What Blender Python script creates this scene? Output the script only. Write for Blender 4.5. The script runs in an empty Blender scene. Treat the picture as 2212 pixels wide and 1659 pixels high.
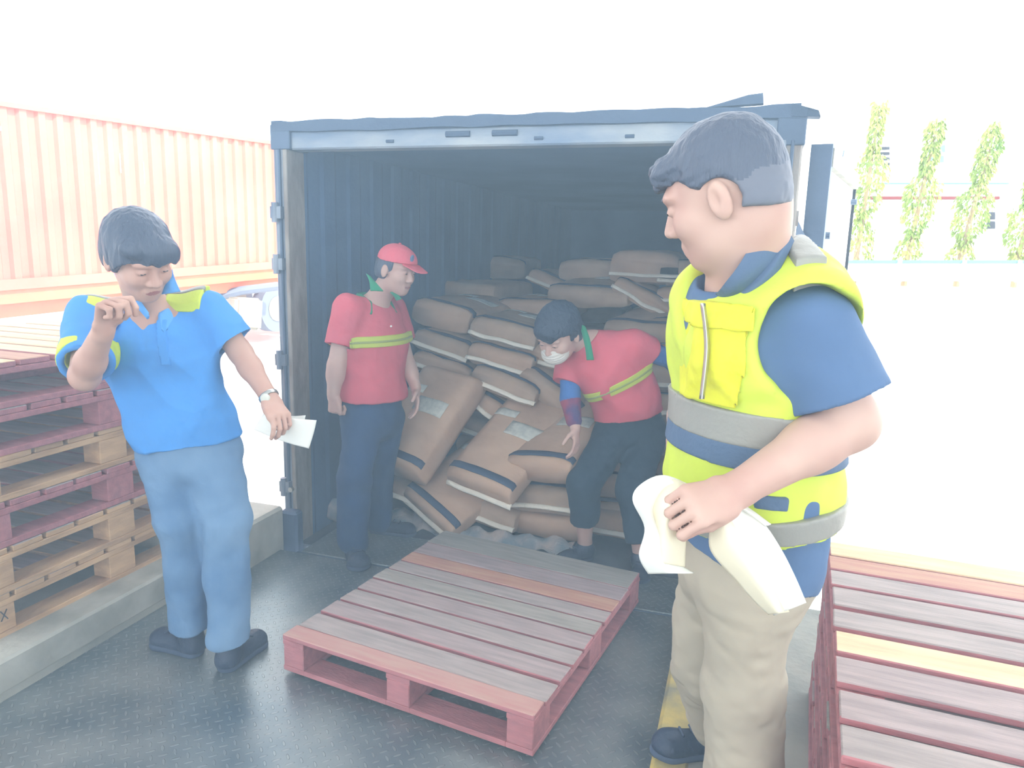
import bpy, bmesh, math, random
import numpy as np
from mathutils import Vector, Matrix
random.seed(7); RNG = np.random.default_rng(7)
scn = bpy.context.scene
COL = scn.collection

# ------------------------------------------------------------------ camera
W_, H_, FPX = 2212.0, 1659.0, 1579.4
CP = np.array([1.094, -3.31, 1.629]); YAW, PITCH, ROLL = .308, .183, .026
_cy, _sy = math.cos(YAW), math.sin(YAW)
FW = np.array([-_sy*math.cos(PITCH), _cy*math.cos(PITCH), -math.sin(PITCH)])
_r = np.array([_cy, _sy, 0.0]); _u = np.cross(_r, FW)
RT = _r*math.cos(ROLL)+_u*math.sin(ROLL); UP = -_r*math.sin(ROLL)+_u*math.cos(ROLL)
cam = bpy.data.cameras.new('camera'); camo = bpy.data.objects.new('camera', cam); COL.objects.link(camo)
M = Matrix.Identity(4)
for i in range(3):
    M[i][0] = RT[i]; M[i][1] = UP[i]; M[i][2] = -FW[i]; M[i][3] = CP[i]
camo.matrix_world = M
cam.sensor_width = 36; cam.lens = 36*FPX/W_; cam.clip_start = .05; cam.clip_end = 500
scn.camera = camo
FH = np.array([FW[0], FW[1], 0]); FH /= np.linalg.norm(FH)

# ------------------------------------------------------------------ light
world = bpy.data.worlds.new('sky'); scn.world = world; world.use_nodes = True
bg = world.node_tree.nodes['Background']
bg.inputs[0].default_value = (.93, .965, 1, 1); bg.inputs[1].default_value = 1.0
sun = bpy.data.lights.new('sun', 'SUN'); suno = bpy.data.objects.new('sun', sun); COL.objects.link(suno)
sun.energy = 1.5; sun.angle = .012; sun.color = (1, .95, .86)
suno.rotation_euler = Vector((.62, -.16, .80)).to_track_quat('Z', 'Y').to_euler()
scn.view_settings.view_transform = 'Standard'; scn.view_settings.look = 'None'
scn.view_settings.exposure = 2.5; scn.view_settings.gamma = 1; scn.view_settings.use_curve_mapping = False

# ------------------------------------------------------------------ geometry helpers
def ray(x, y): return FW+RT*(x-W_/2)/FPX-UP*(y-H_/2)/FPX
def at(x, y, h):
    """a place seen at x, y in the photo, h metres ahead of the camera along the ground"""
    d = ray(x, y); return CP+d*(h/(d@FH))
def atz(x, y, z):
    d = ray(x, y); return CP+d*((z-CP[2])/d[2])
def aty(x, y, Y):
    d = ray(x, y); return CP+d*((Y-CP[1])/d[1])
def N(v):
    v = np.array(v, float); return v/np.linalg.norm(v)

def tag(o, label=None, cat=None, group=None, kind=None):
    if label: o['label'] = label
    if cat: o['category'] = cat
    if group: o['group'] = group
    if kind: o['kind'] = kind
    return o
def empty(name, loc=(0, 0, 0), rz=0, **k):
    o = bpy.data.objects.new(name, None); COL.objects.link(o)
    o.location = [float(c) for c in loc]; o.rotation_euler = (0, 0, rz); o.empty_display_size = .1
    return tag(o, **k)
def link(name, me, mats, parent=None, smooth=False, **k):
    o = bpy.data.objects.new(name, me); COL.objects.link(o)
    for m in (mats if isinstance(mats, (list, tuple)) else [mats]): me.materials.append(m)
    if parent is not None: o.parent = parent
    if smooth: me.polygons.foreach_set('use_smooth', [True]*len(me.polygons))
    return tag(o, **k)
def box(bm, x0, x1, y0, y1, z0, z1, mi=0, bev=0, jit=0):
    vs = [bm.verts.new((x+random.uniform(-jit, jit), y+random.uniform(-jit, jit), z+random.uniform(-jit, jit)*.3)) for z in (z0, z1) for y in (y0, y1) for x in (x0, x1)]
    fs = [bm.faces.new([vs[i] for i in f]) for f in ((0, 2, 3, 1), (4, 5, 7, 6), (0, 1, 5, 4), (2, 6, 7, 3), (0, 4, 6, 2), (1, 3, 7, 5))]
    for f in fs: f.material_index = mi
    if bev:
        es = {e for f in fs for e in f.edges}
        bmesh.ops.bevel(bm, geom=list(es), offset=bev, segments=1, affect='EDGES', profile=.5)
    return fs
def fin(bm, name):
    me = bpy.data.meshes.new(name); bm.normal_update(); bm.to_mesh(me); bm.free(); return me
def boxo(name, dims, mats, parent=None, bev=.003, jit=0, **k):
    bm = bmesh.new(); box(bm, *dims, bev=bev, jit=jit); return link(name, fin(bm, name), mats, parent, **k)
def prism(bm, poly, a, b, mi=0):
    """poly: list of 3-vectors; extruded by vector from a to b offsets"""
    A = [bm.verts.new(np.array(p)+a) for p in poly]; B = [bm.verts.new(np.array(p)+b) for p in poly]
    n = len(poly); fs = [bm.faces.new(A[::-1]), bm.faces.new(B)]
    for i in range(n): fs.append(bm.faces.new((A[i], A[(i+1) % n], B[(i+1) % n], B[i])))
    for f in fs: f.material_index = mi
    return fs
def tube(bm, pts, r, n=10, mi=0, caps=True):
    pts = [np.array(p, float) for p in pts]; rings = []
    rr = r if isinstance(r, (list, tuple)) else [r]*len(pts)
    ref = np.array([0, 0, 1.0])
    for i, p in enumerate(pts):
        t = N(pts[min(i+1, len(pts)-1)]-pts[max(i-1, 0)])
        if abs(t@ref) > .95: ref = np.array([1.0, 0, 0])
        a = N(np.cross(t, ref)); b = np.cross(t, a)
        rings.append([bm.verts.new(p+(a*math.cos(q)+b*math.sin(q))*rr[i]) for q in [2*math.pi*j/n for j in range(n)]])
    for i in range(len(rings)-1):
        for j in range(n):
            f = bm.faces.new((rings[i][j], rings[i][(j+1) % n], rings[i+1][(j+1) % n], rings[i+1][j])); f.material_index = mi
    if caps:
        bm.faces.new(rings[0][::-1]).material_index = mi; bm.faces.new(rings[-1]).material_index = mi
def disc(bm, c, axis, r, t, n=24, mi=0):
    c = np.array(c, float); axis = N(axis)
    tube(bm, [c-axis*t/2, c+axis*t/2], r, n, mi)

# ------------------------------------------------------------------ materials
def mat(name, col, rough=.7, metal=0, var=0, vscale=6, bump=0, bscale=40, col2=None, stretch=None, spec=.4, trans=0, sheen=0, detail=5):
    m = bpy.data.materials.new(name); m.use_nodes = True; nt = m.node_tree; b = nt.nodes['Principled BSDF']
    b.inputs['Base Color'].default_value = (*col, 1); b.inputs['Roughness'].default_value = rough
    b.inputs['Metallic'].default_value = metal; b.inputs['Specular IOR Level'].default_value = spec
    tc = nt.nodes.new('ShaderNodeTexCoord'); src = tc.outputs['Object']
    if stretch:
        mp = nt.nodes.new('ShaderNodeMapping'); mp.inputs['Scale'].default_value = stretch
        nt.links.new(src, mp.inputs['Vector']); src = mp.outputs['Vector']
    if var or col2:
        n = nt.nodes.new('ShaderNodeTexNoise'); n.inputs['Scale'].default_value = vscale; n.inputs['Detail'].default_value = detail
        nt.links.new(src, n.inputs['Vector'])
        rp = nt.nodes.new('ShaderNodeValToRGB'); nt.links.new(n.outputs['Fac'], rp.inputs['Fac'])
        c2 = col2 if col2 else tuple(c*(1-var) for c in col)
        rp.color_ramp.elements[0].position = .35; rp.color_ramp.elements[1].position = .65
        rp.color_ramp.elements[0].color = (*c2, 1); rp.color_ramp.elements[1].color = (*col, 1)
        nt.links.new(rp.outputs['Color'], b.inputs['Base Color'])
    if bump:
        n2 = nt.nodes.new('ShaderNodeTexNoise'); n2.inputs['Scale'].default_value = bscale; n2.inputs['Detail'].default_value = 4
        nt.links.new(src, n2.inputs['Vector'])
        bp = nt.nodes.new('ShaderNodeBump'); bp.inputs['Strength'].default_value = bump; bp.inputs['Distance'].default_value = .02
        nt.links.new(n2.outputs['Fac'], bp.inputs['Height']); nt.links.new(bp.outputs['Normal'], b.inputs['Normal'])
    return m
def L(r, g, b):
    """sRGB 0-255 to linear"""
    return tuple(((c/255)/12.92 if c/255 < .04045 else ((c/255+.055)/1.055)**2.4) for c in (r, g, b))

MT = {}
MT['red_paint'] = mat('red_paint_wood', L(184,116,118), .7, var=.25, vscale=9, bump=.2, stretch=(1, 4, 4))
MT['raw_wood'] = mat('raw_wood', L(212, 172, 128), .75, col2=L(176, 136, 98), vscale=5, bump=.2, stretch=(3, 1, 6))
GREYW = [L(168, 158, 148), L(174, 158, 152), L(170, 150, 148), L(160, 154, 146), L(174, 154, 150)]
for i, c in enumerate(GREYW):
    MT['board%d' % i] = mat('weathered_board', c, .8, col2=tuple(x*.72 for x in c), vscale=4, bump=.25, bscale=20, stretch=(1.2, 12, 12))
MT['salmon'] = mat('salmon_board', L(188,150,136), .75, col2=L(184,130,122), vscale=5, stretch=(1, 8, 8), bump=.2)
MT['orange_board'] = mat('orange_board', L(190,150,124), .75, col2=L(178,126,108), vscale=5, stretch=(1, 9, 9), bump=.2)
MT['cream_board'] = mat('cream_board', L(226, 200, 160), .75, col2=L(206, 174, 136), vscale=4, stretch=(1, 9, 9), bump=.2)
MT['paper'] = mat('white_paper', L(232, 230, 222), .8)
MT['cream_paper'] = mat('cream_paper', L(226, 216, 190), .8)
MT['kraft'] = mat('kraft_paper', L(202,168,140), .75, col2=L(180,146,120), vscale=4, bump=.35, bscale=9)
MT['kraft_b'] = mat('kraft_paper_dusty', L(190,162,136), .8, col2=L(168,140,118), vscale=5, bump=.35, bscale=8)
MT['tape'] = mat('dark_tape', L(52,66,90), .6)
MT['crepe'] = mat('white_crepe_tape', L(236,226,208), .8, bump=.4, bscale=60)
MT['label'] = mat('label_paper', L(212,210,196), .7, col2=L(190,190,180), vscale=40)
MT['concrete'] = mat('old_concrete', L(168,164,152), .85, col2=L(136,136,128), vscale=3, bump=.3, bscale=30)
MT['concrete_light'] = mat('pale_concrete', L(186, 182, 170), .8, col2=L(150, 146, 134), vscale=5, bump=.2)
MT['yard'] = mat('yard_concrete', L(236, 234, 228), .9, var=.04, vscale=.5)
MT['white_wall'] = mat('white_wall', L(244, 243, 238), .8)
MT['rubber'] = mat('black_rubber', L(76,92,116), .6, bump=.2)
MT['steel_dark'] = mat('dark_steel', L(92,108,132), .5, .3, var=.3, vscale=3, bump=.1)
MT['frame_steel'] = mat('worn_frame_steel', L(160,166,174), .5, .3, col2=L(100,112,132), vscale=5, bump=.15, stretch=(4, 4, .6))
MT['frame_tan'] = mat('rusty_cream_steel', L(166,158,148), .55, .1, col2=L(136,122,112), vscale=7, bump=.15, stretch=(3, 3, .8))
MT['header'] = mat('dirty_header_paint', L(174,178,180), .6, .1, col2=L(124,140,162), vscale=2.5, bump=.15, stretch=(1, 1, 3))
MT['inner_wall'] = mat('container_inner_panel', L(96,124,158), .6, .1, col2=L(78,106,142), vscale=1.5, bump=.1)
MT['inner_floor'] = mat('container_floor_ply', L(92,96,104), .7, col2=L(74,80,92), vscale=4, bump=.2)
MT['orange'] = mat('orange_container_paint', L(230,124,102), .6, col2=L(218,108,88), vscale=.6)
MT['orange_beam'] = mat('orange_chassis_paint', L(222,124,88), .6, var=.15, vscale=2)
MT['tyre'] = mat('tyre_rubber', L(110,118,136), .8)
MT['truck_grey'] = mat('truck_plastic', L(150, 150, 140), .6, var=.2)
MT['yellow_paint'] = mat('worn_yellow_paint', L(196, 170, 84), .75, col2=L(92, 98, 98), vscale=6, bump=.2)
MT['tarp'] = mat('striped_woven_sheet', L(190, 176, 168), .6, col2=L(110, 132, 146), vscale=7, bump=.3)
MT['skin_a'] = mat('skin_tan', L(196,156,138), .55, col2=L(184,140,124), vscale=8)
MT['skin_b'] = mat('skin_light_tan', L(198,164,148), .55, col2=L(188,148,134), vscale=8)
MT['lip'] = mat('lip', L(160, 98, 90), .5)
MT['hair'] = mat('black_hair', L(70,78,96), .45, bump=.5, bscale=60, stretch=(1, 1, .15))
MT['hair_brown'] = mat('dark_brown_hair', L(84,92,108), .5, bump=.5, bscale=60, stretch=(1, 1, .15))
MT['hair_deep'] = mat('black_hair_short', L(34, 46, 66), .55, bump=.4, bscale=60)
MT['hair_fade'] = mat('short_faded_hair', L(110,114,126), .6)
MT['eye'] = mat('eye_dark', L(40, 34, 34), .3)
MT['blue_shirt'] = mat('bright_blue_polo', L(70,146,218), .8, var=.12, vscale=5, bump=.5, bscale=7)
MT['blue_collar'] = mat('blue_polo_collar', L(90,160,226), .8, bump=.2)
MT['hi_yellow'] = mat('hi_vis_yellow_green', L(204,220,74), .7, var=.08, vscale=8, bump=.3, bscale=12)
MT['hi_yellow_dp'] = mat('hi_vis_pocket_yellow', L(216, 214, 44), .7, bump=.4, bscale=14)
MT['reflect'] = mat('silver_reflective_tape', L(150, 148, 140), .5, .1, bump=.15, bscale=30)
MT['jeans'] = mat('faded_blue_jeans', L(112,142,172), .85, col2=L(84,118,154), vscale=4, bump=.5, bscale=9)
MT['jeans_dark'] = mat('dark_blue_jeans', L(34,64,104), .85, var=.25, vscale=6, bump=.5, bscale=9)
MT['navy'] = mat('navy_cloth', L(84,110,146), .85, var=.1, bump=.4, bscale=8)
MT['navy_trim'] = mat('navy_vest_panel', L(84,104,130), .85, bump=.2)
MT['red_shirt'] = mat('coral_red_polo', L(214,92,106), .8, var=.14, vscale=5, bump=.5, bscale=8)
MT['green_collar'] = mat('green_collar', L(24, 132, 92), .8)
MT['red_cap'] = mat('red_cap_cloth', L(214,92,106), .8, bump=.2)
MT['waist_tape'] = mat('yellow_reflective_tape', L(188, 200, 70), .6)
MT['tape_grey'] = mat('tape_silver_centre', L(150, 160, 90), .5)
MT['black_trousers'] = mat('black_trousers', L(20,44,62), .85, bump=.5, bscale=8)
MT['blue_sleeve'] = mat('blue_undersleeve', L(50,104,170), .8, bump=.4)
MT['red_sleeve'] = mat('red_patterned_undersleeve', L(150, 52, 74), .8, col2=L(70, 50, 100), vscale=14)
MT['mask'] = mat('face_mask', L(206, 200, 190), .8, bump=.3)
MT['khaki'] = mat('khaki_cloth', L(176,164,144), .85, var=.12, vscale=4, bump=.5, bscale=6)
MT['shoe'] = mat('black_shoe', L(40,52,74), .45, bump=.3)
MT['sole'] = mat('shoe_sole', L(62,74,96), .7)
MT['metal'] = mat('steel', L(190, 190, 186), .3, .9)
MT['leaf'] = mat('pale_green_leaves', L(110,140,64), .7, col2=L(164,174,92), vscale=.9)
MT['trunk'] = mat('tree_trunk', L(150, 130, 100), .9)
MT['teal'] = mat('pale_teal_awning', L(84,124,130), .6)
MT['louvre'] = mat('grey_louvre', L(26,30,40), .6)
MT['brick_red'] = mat('red_brown_fascia', L(100,36,34), .8)
MT['pale_paint'] = mat('pale_paint', L(240, 240, 236), .7)
MT['ink'] = mat('black_ink', L(60, 50, 46), .8)

def checker_plate():
    m = bpy.data.materials.new('checker_plate_steel'); m.use_nodes = True; nt = m.node_tree; b = nt.nodes['Principled BSDF']
    nd = nt.nodes.new; ln = nt.links.new
    tc = nd('ShaderNodeTexCoord'); mp = nd('ShaderNodeMapping'); mp.inputs['Rotation'].default_value = (0, 0, .785); mp.inputs['Scale'].default_value = (28, 28, 28)
    ln(tc.outputs['Object'], mp.inputs['Vector']); sx = nd('ShaderNodeSeparateXYZ'); ln(mp.outputs[0], sx.inputs[0])
    def mth(op, a, bb=None, clamp=False):
        n = nd('ShaderNodeMath'); n.operation = op; n.use_clamp = clamp
        for i, v in enumerate((a, bb)):
            if v is None: continue
            if isinstance(v, (int, float)): n.inputs[i].default_value = v
            else: ln(v, n.inputs[i])
        return n.outputs[0]
    u, v = sx.outputs[0], sx.outputs[1]
    fu = mth('SUBTRACT', mth('FRACT', u), .5); fv = mth('SUBTRACT', mth('FRACT', v), .5)
    par = mth('MODULO', mth('ABSOLUTE', mth('ADD', mth('FLOOR', u), mth('FLOOR', v))), 2)   # 0 / 1
    au, av = mth('ABSOLUTE', fu), mth('ABSOLUTE', fv)
    def lug(a, c):   # long in a, short in c
        return mth('SUBTRACT', 1, mth('ADD', mth('POWER', mth('DIVIDE', a, .42), 2), mth('POWER', mth('DIVIDE', c, .13), 2)), True)
    l1, l2 = lug(au, av), lug(av, au)
    mix = mth('ADD', mth('MULTIPLY', l1, par), mth('MULTIPLY', l2, mth('SUBTRACT', 1, par)))
    hgt = mth('MINIMUM', mth('MULTIPLY', mix, 3), 1)
    bp = nd('ShaderNodeBump'); bp.inputs['Strength'].default_value = .8; bp.inputs['Distance'].default_value = .003
    ln(hgt, bp.inputs['Height']); ln(bp.outputs[0], b.inputs['Normal'])
    nz = nd('ShaderNodeTexNoise'); nz.inputs['Scale'].default_value = 3.5; nz.inputs['Detail'].default_value = 7; ln(tc.outputs['Object'], nz.inputs['Vector'])
    rp = nd('ShaderNodeValToRGB'); ln(nz.outputs['Fac'], rp.inputs['Fac'])
    rp.color_ramp.elements[0].position = .35; rp.color_ramp.elements[0].color = (*L(104, 116, 122), 1)
    rp.color_ramp.elements[1].position = .68; rp.color_ramp.elements[1].color = (*L(150, 154, 152), 1)
    mx = nd('ShaderNodeMix'); mx.data_type = 'RGBA'; ln(mth('MULTIPLY', hgt, .35), mx.inputs[0]); ln(rp.outputs[0], mx.inputs[6]); mx.inputs[7].default_value = (*L(172, 176, 174), 1)
    ln(mx.outputs[2], b.inputs['Base Color'])
    b.inputs['Metallic'].default_value = .55
    rr = mth('ADD', mth('MULTIPLY', nz.outputs['Fac'], .3), .22); ln(rr, b.inputs['Roughness'])
    return m
MT['plate'] = checker_plate()

# ------------------------------------------------------------------ implicit surfaces (bodies, cloth, sacks)
def vnoise(P, scale, seed=0):
    Q = P*scale; I = np.floor(Q).astype(np.int64); F = Q-I; F = F*F*(3-2*F)
    def h(a, b, c):
        n = (a*374761393+b*668265263+c*2147483647+seed*974711) & 0xffffffff
        n = ((n ^ (n >> 13))*1274126177) & 0xffffffff
        return ((n ^ (n >> 16)) & 0xffff)/65535.0-.5
    r = 0
    for i in (0, 1):
        for j in (0, 1):
            for k in (0, 1):
                w = (F[:, 0] if i else 1-F[:, 0])*(F[:, 1] if j else 1-F[:, 1])*(F[:, 2] if k else 1-F[:, 2])
                r = r+w*h(I[:, 0]+i, I[:, 1]+j, I[:, 2]+k)
    return r
def smin(a, b, k):
    if k <= 0: return np.minimum(a, b)
    h = np.clip(.5+.5*(b-a)/k, 0, 1); return b+(a-b)*h-k*h*(1-h)
class SDF:
    def __init__(s, h=.005): s.h = h; s.ops = []; s.lo = np.full(3, 1e9); s.hi = np.full(3, -1e9); s.off = 0
    def copy(s, h=None):
        n = SDF(h or s.h); n.ops = list(s.ops); n.lo = s.lo.copy(); n.hi = s.hi.copy(); n.off = s.off; return n
    def grow(s, d): s.off += d; return s
    def _b(s, lo, hi, mode):
        if mode == 'u': s.lo = np.minimum(s.lo, lo); s.hi = np.maximum(s.hi, hi)
    def cap(s, a, b, ra, rb=None, k=.015, mode='u'):
        a = np.array(a, float); b = np.array(b, float); rb = ra if rb is None else rb; R = max(ra, rb)
        ab = b-a; L2 = max(ab@ab, 1e-9)
        def f(P):
            t = np.clip(((P-a)@ab)/L2, 0, 1); return np.sqrt((((P-a)-t[:, None]*ab)**2).sum(1))-(ra+(rb-ra)*t)
        lo, hi = np.minimum(a, b)-R, np.maximum(a, b)+R; s.ops.append((f, lo, hi, k, mode)); s._b(lo, hi, mode); return s
    def ccap(s, a, b, ra, rb, k=.03, mode='u'):
        """tapered tube: rounded at a, cut flat at b"""
        a = np.array(a, float); b = np.array(b, float); ab = b-a; Ln = np.linalg.norm(ab); t_ = ab/Ln; R = max(ra, rb)*1.1
        def f(P):
            q = P-a; tt = q@t_; t = np.clip(tt/Ln, 0, 1.3); m = np.minimum(tt, 0)
            rad = np.sqrt(np.maximum((q*q).sum(1)-tt*tt, 0)+m*m)-(ra+(rb-ra)*t); return np.maximum(rad, tt-Ln)
        lo, hi = np.minimum(a, b)-R, np.maximum(a, b)+R; s.ops.append((f, lo, hi, k, mode)); s._b(lo, hi, mode); return s
    def ecap(s, a, b, side, ra, rb, k=.02, mode='u', ends=1.0):
        """tapered capsule with elliptical section: ra = (half width along side, half depth)"""
        a = np.array(a, float); b = np.array(b, float); ab = b-a; Ln = np.linalg.norm(ab); t_ = ab/Ln
        side = np.array(side, float); sd = N(side-t_*(side@t_)); dp = np.cross(t_, sd); R = max(*ra, *rb)
        def f(P):
            q = P-a; tt = q@t_; t = np.clip(tt/Ln, 0, 1); over = (tt-t*Ln)/ends
            w = ra[0]+(rb[0]-ra[0])*t; d = ra[1]+(rb[1]-ra[1])*t; m = np.minimum(w, d)
            x, y = q@sd, q@dp
            return (np.sqrt((x/w)**2+(y/d)**2+(over/m)**2)-1)*m
        lo, hi = np.minimum(a, b)-R, np.maximum(a, b)+R; s.ops.append((f, lo, hi, k, mode)); s._b(lo, hi, mode); return s
    def ell(s, c, r, ax=None, k=.015, mode='u'):
        c = np.array(c, float); r = np.array(r if hasattr(r, '__len__') else (r, r, r), float); A = np.eye(3) if ax is None else ax
        def f(P):
            q = (P-c)@A.T; k0 = np.sqrt(((q/r)**2).sum(1)); k1 = np.sqrt(((q/(r*r))**2).sum(1))+1e-9; return k0*(k0-1)/k1
        R = r.max(); s.ops.append((f, c-R, c+R, k, mode)); s._b(c-R, c+R, mode); return s
    def plane(s, c, n, k=0):
        """cut away the side the normal points to"""
        c = np.array(c, float); n = N(n); s.ops.append((lambda P: (P-c)@n, None, None, k, 'i')); return s
    def slab(s, c, n, w): s.plane(np.array(c)+N(n)*w, n); s.plane(np.array(c)-N(n)*w, -np.array(N(n))); return s
    def func(s, f, k=0): s.ops.append((f, None, None, k, 'i')); return s
    def off_here(s, d): s.ops.append((d, None, None, 0, 'o')); return s
    def build(s):
        h = s.h; tot = s.off+sum(o[0] for o in s.ops if o[4] == 'o'); pad = 4*h+max(tot, 0)+.01
        lo = s.lo-pad; n = np.ceil((s.hi+pad-lo)/h).astype(int)+1
        F = np.full(n, .4, np.float32); axs = [lo[i]+h*np.arange(n[i]) for i in range(3)]
        for f, a, b, k, mode in s.ops:
            if mode == 'o': F -= f; continue
            if a is None: i0 = np.zeros(3, int); i1 = n
            else:
                m = k+3*h+max(tot, 0)+.006
                i0 = np.clip(np.floor((a-m-lo)/h).astype(int), 0, n); i1 = np.clip(np.ceil((b+m-lo)/h).astype(int)+1, 0, n)
            if (i1 <= i0).any(): continue
            sl = tuple(slice(i0[q], i1[q]) for q in range(3))
            step = max(1, int(4e5/max(1, (i1[1]-i0[1])*(i1[2]-i0[2]))))
            for x0 in range(i0[0], i1[0], step):
                x1 = min(i1[0], x0+step)
                X, Y, Z = np.meshgrid(axs[0][x0:x1], axs[1][sl[1]], axs[2][sl[2]], indexing='ij')
                sub = F[x0:x1, sl[1], sl[2]]
                if mode == 'i':
                    idx = sub < .3
                    if not idx.any(): continue
                    P = np.stack([X[idx], Y[idx], Z[idx]], 1); d = f(P); cur = sub[idx]
                    sub[idx] = -smin(-cur, -d, k); continue
                P = np.stack([X.ravel(), Y.ravel(), Z.ravel()], 1); d = f(P).reshape(X.shape)
                F[x0:x1, sl[1], sl[2]] = smin(sub, d, k) if mode == 'u' else -smin(-sub, d, k)
        F -= s.off
        return F, lo, h
    def mesh(s, name='m', wr=None):
        F, lo, h = s.build(); I = F < 0; nx, ny, nz = F.shape
        c = [I[i:nx-1+i, j:ny-1+j, k:nz-1+k] for i in (0, 1) for j in (0, 1) for k in (0, 1)]
        o = c[0].copy(); a = c[0].copy()
        for q in c[1:]: o |= q; a &= q
        act = o & ~a; ids = np.argwhere(act); nid = np.full(act.shape, -1, np.int32); nid[act] = np.arange(len(ids))
        if len(ids) == 0: return None
        acc = np.zeros((len(ids), 3)); cnt = np.zeros(len(ids))
        for ax in range(3):
            o1, o2 = [q for q in range(3) if q != ax]
            for u in (0, 1):
                for v in (0, 1):
                    p = ids.copy(); p[:, o1] += u; p[:, o2] += v; q = p.copy(); q[:, ax] += 1
                    fa, fb = F[tuple(p.T)], F[tuple(q.T)]; sg = (fa < 0) != (fb < 0)
                    t = np.where(sg, fa/np.where(sg, fa-fb, 1), 0); pt = p.astype(float); pt[:, ax] += t
                    acc[sg] += pt[sg]; cnt[sg] += 1
        V = lo+h*acc/cnt[:, None]; quads = []
        for ax in range(3):
            o1, o2 = [q for q in range(3) if q != ax]
            sA = [slice(1, -1)]*3; sB = [slice(1, -1)]*3; sA[ax] = slice(0, -1); sB[ax] = slice(1, None)
            A, B = I[tuple(sA)], I[tuple(sB)]; e = np.argwhere(A != B); flip = A[tuple(e.T)]
            e = e.copy(); e[:, o1] += 1; e[:, o2] += 1
            def g(d1, d2):
                q = e.copy(); q[:, o1] -= d1; q[:, o2] -= d2; return nid[tuple(q.T)]
            qd = np.stack([g(1, 1), g(0, 1), g(0, 0), g(1, 0)], 1)
            if ax == 1: flip = ~flip
            qd[~flip] = qd[~flip][:, ::-1]; quads.append(qd)
        Q = np.concatenate(quads); Q = Q[(Q >= 0).all(1)]
        if wr is not None:
            me0 = bpy.data.meshes.new('t'); me0.from_pydata(V.tolist(), [], Q.tolist()); nn = np.zeros(len(V)*3); me0.vertices.foreach_get('normal', nn); nn = nn.reshape(-1, 3)
            V = V+nn*wr(V)[:, None]; bpy.data.meshes.remove(me0)
        me = bpy.data.meshes.new(name)
        me.vertices.add(len(V)); me.vertices.foreach_set('co', V.ravel())
        me.loops.add(len(Q)*4); me.loops.foreach_set('vertex_index', Q.ravel().astype(np.int32))
        me.polygons.add(len(Q)); me.polygons.foreach_set('loop_start', np.arange(0, len(Q)*4, 4, dtype=np.int32))
        me.update(calc_edges=True); me.polygons.foreach_set('use_smooth', np.ones(len(Q), bool))
        return me
def sdfo(name, S, mats, parent=None, wr=None, regions=None, **k):
    me = S.mesh(name, wr)
    if me is None: print('EMPTY', name); return None
    o = link(name, me, mats, None, **k)
    if regions:
        n = len(me.polygons); C = np.zeros(n*3); me.polygons.foreach_get('center', C); C = C.reshape(-1, 3); mi = np.zeros(n, np.int32)
        for idx, fn in regions: mi[fn(C)] = idx
        me.polygons.foreach_set('material_index', mi)
    if parent is not None:
        me.transform(Matrix.Translation(-parent.location)); o.parent = parent
    return o
def frame(fwd, up):
    f = N(fwd); u = np.array(up, float); r = N(np.cross(f, u)); u = np.cross(r, f); return np.array([r, f, N(u)])   # rows: right, forward, up
def wrinkle(amp, sc=9, seed=0, st=(1, 1, 1)):
    st = np.array(st, float)
    def f(V):
        n = vnoise(V*st, sc, seed)+.5*vnoise(V*st, sc*2.1, seed+5)
        return amp*(1-2*np.abs(n)*2)+amp*.5*vnoise(V, sc*.5, seed+9)
    return f

# ------------------------------------------------------------------ the setting
def surf(name, verts, faces, m, **k):
    me = bpy.data.meshes.new(name); me.from_pydata([tuple(map(float, v)) for v in verts], [], faces); me.update(); return link(name, me, m, None, **k)
# yard: low by the dock, rising with distance
ys = [-1.0, 1.0, 9.0, 16.0, 30.0, 60.0, 200.0]; zs = [-1.25, -1.22, -.55, -.25, .3, .9, 1.0]
bm = bmesh.new()
rows = [[bm.verts.new((x, y, z)) for x in (-60, -20, 0, 20, 90)] for y, z in zip(ys, zs)]
for a, b in zip(rows, rows[1:]):
    for i in range(4): bm.faces.new((a[i], a[i+1], b[i+1], b[i]))
link('floor', fin(bm, 'yard'), MT['yard'], kind='structure', label='white sunlit concrete yard beyond the dock')
# dock platform: raised slabs both sides of the leveller pit, solid down to the yard
DL, DR = -1.33, .94
boxo('floor', (-9, DL, -9, -.62, -1.4, .14), MT['concrete'], kind='structure', bev=.012)
boxo('floor', (DR, 9, -9, -.12, -1.4, .14), MT['concrete'], kind='structure', bev=.012)
boxo('floor', (DL, DR, -9, -3.6, -1.4, .14), MT['concrete'], kind='structure', bev=.01)
boxo('trim_1', (DL-.16, DL+.012, -4, -.62, .02, .146), MT['concrete_light'], kind='structure', bev=.01)
boxo('trim_2', (-2.6, -1.20, -.62, -.1, -1.2, .235), MT['concrete_light'], kind='structure', bev=.015)
boxo('trim_3', (DR-.012, DR+.1, -4, -.12, -.1, .147), MT['yellow_paint'], kind='structure', bev=.012)
# the dock's roof, unseen above the camera, its extent set to shape the light
boxo('ceiling', (-14, 14, -7, .4, 4.7, 4.9), MT['white_wall'], kind='structure', bev=0)
for i, x in enumerate((-6.5, 7.5)):
    boxo('trim_%d' % (4+i), (x-.15, x+.15, -6.8, -6.5, .14, 4.7), MT['white_wall'], kind='structure')

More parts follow.
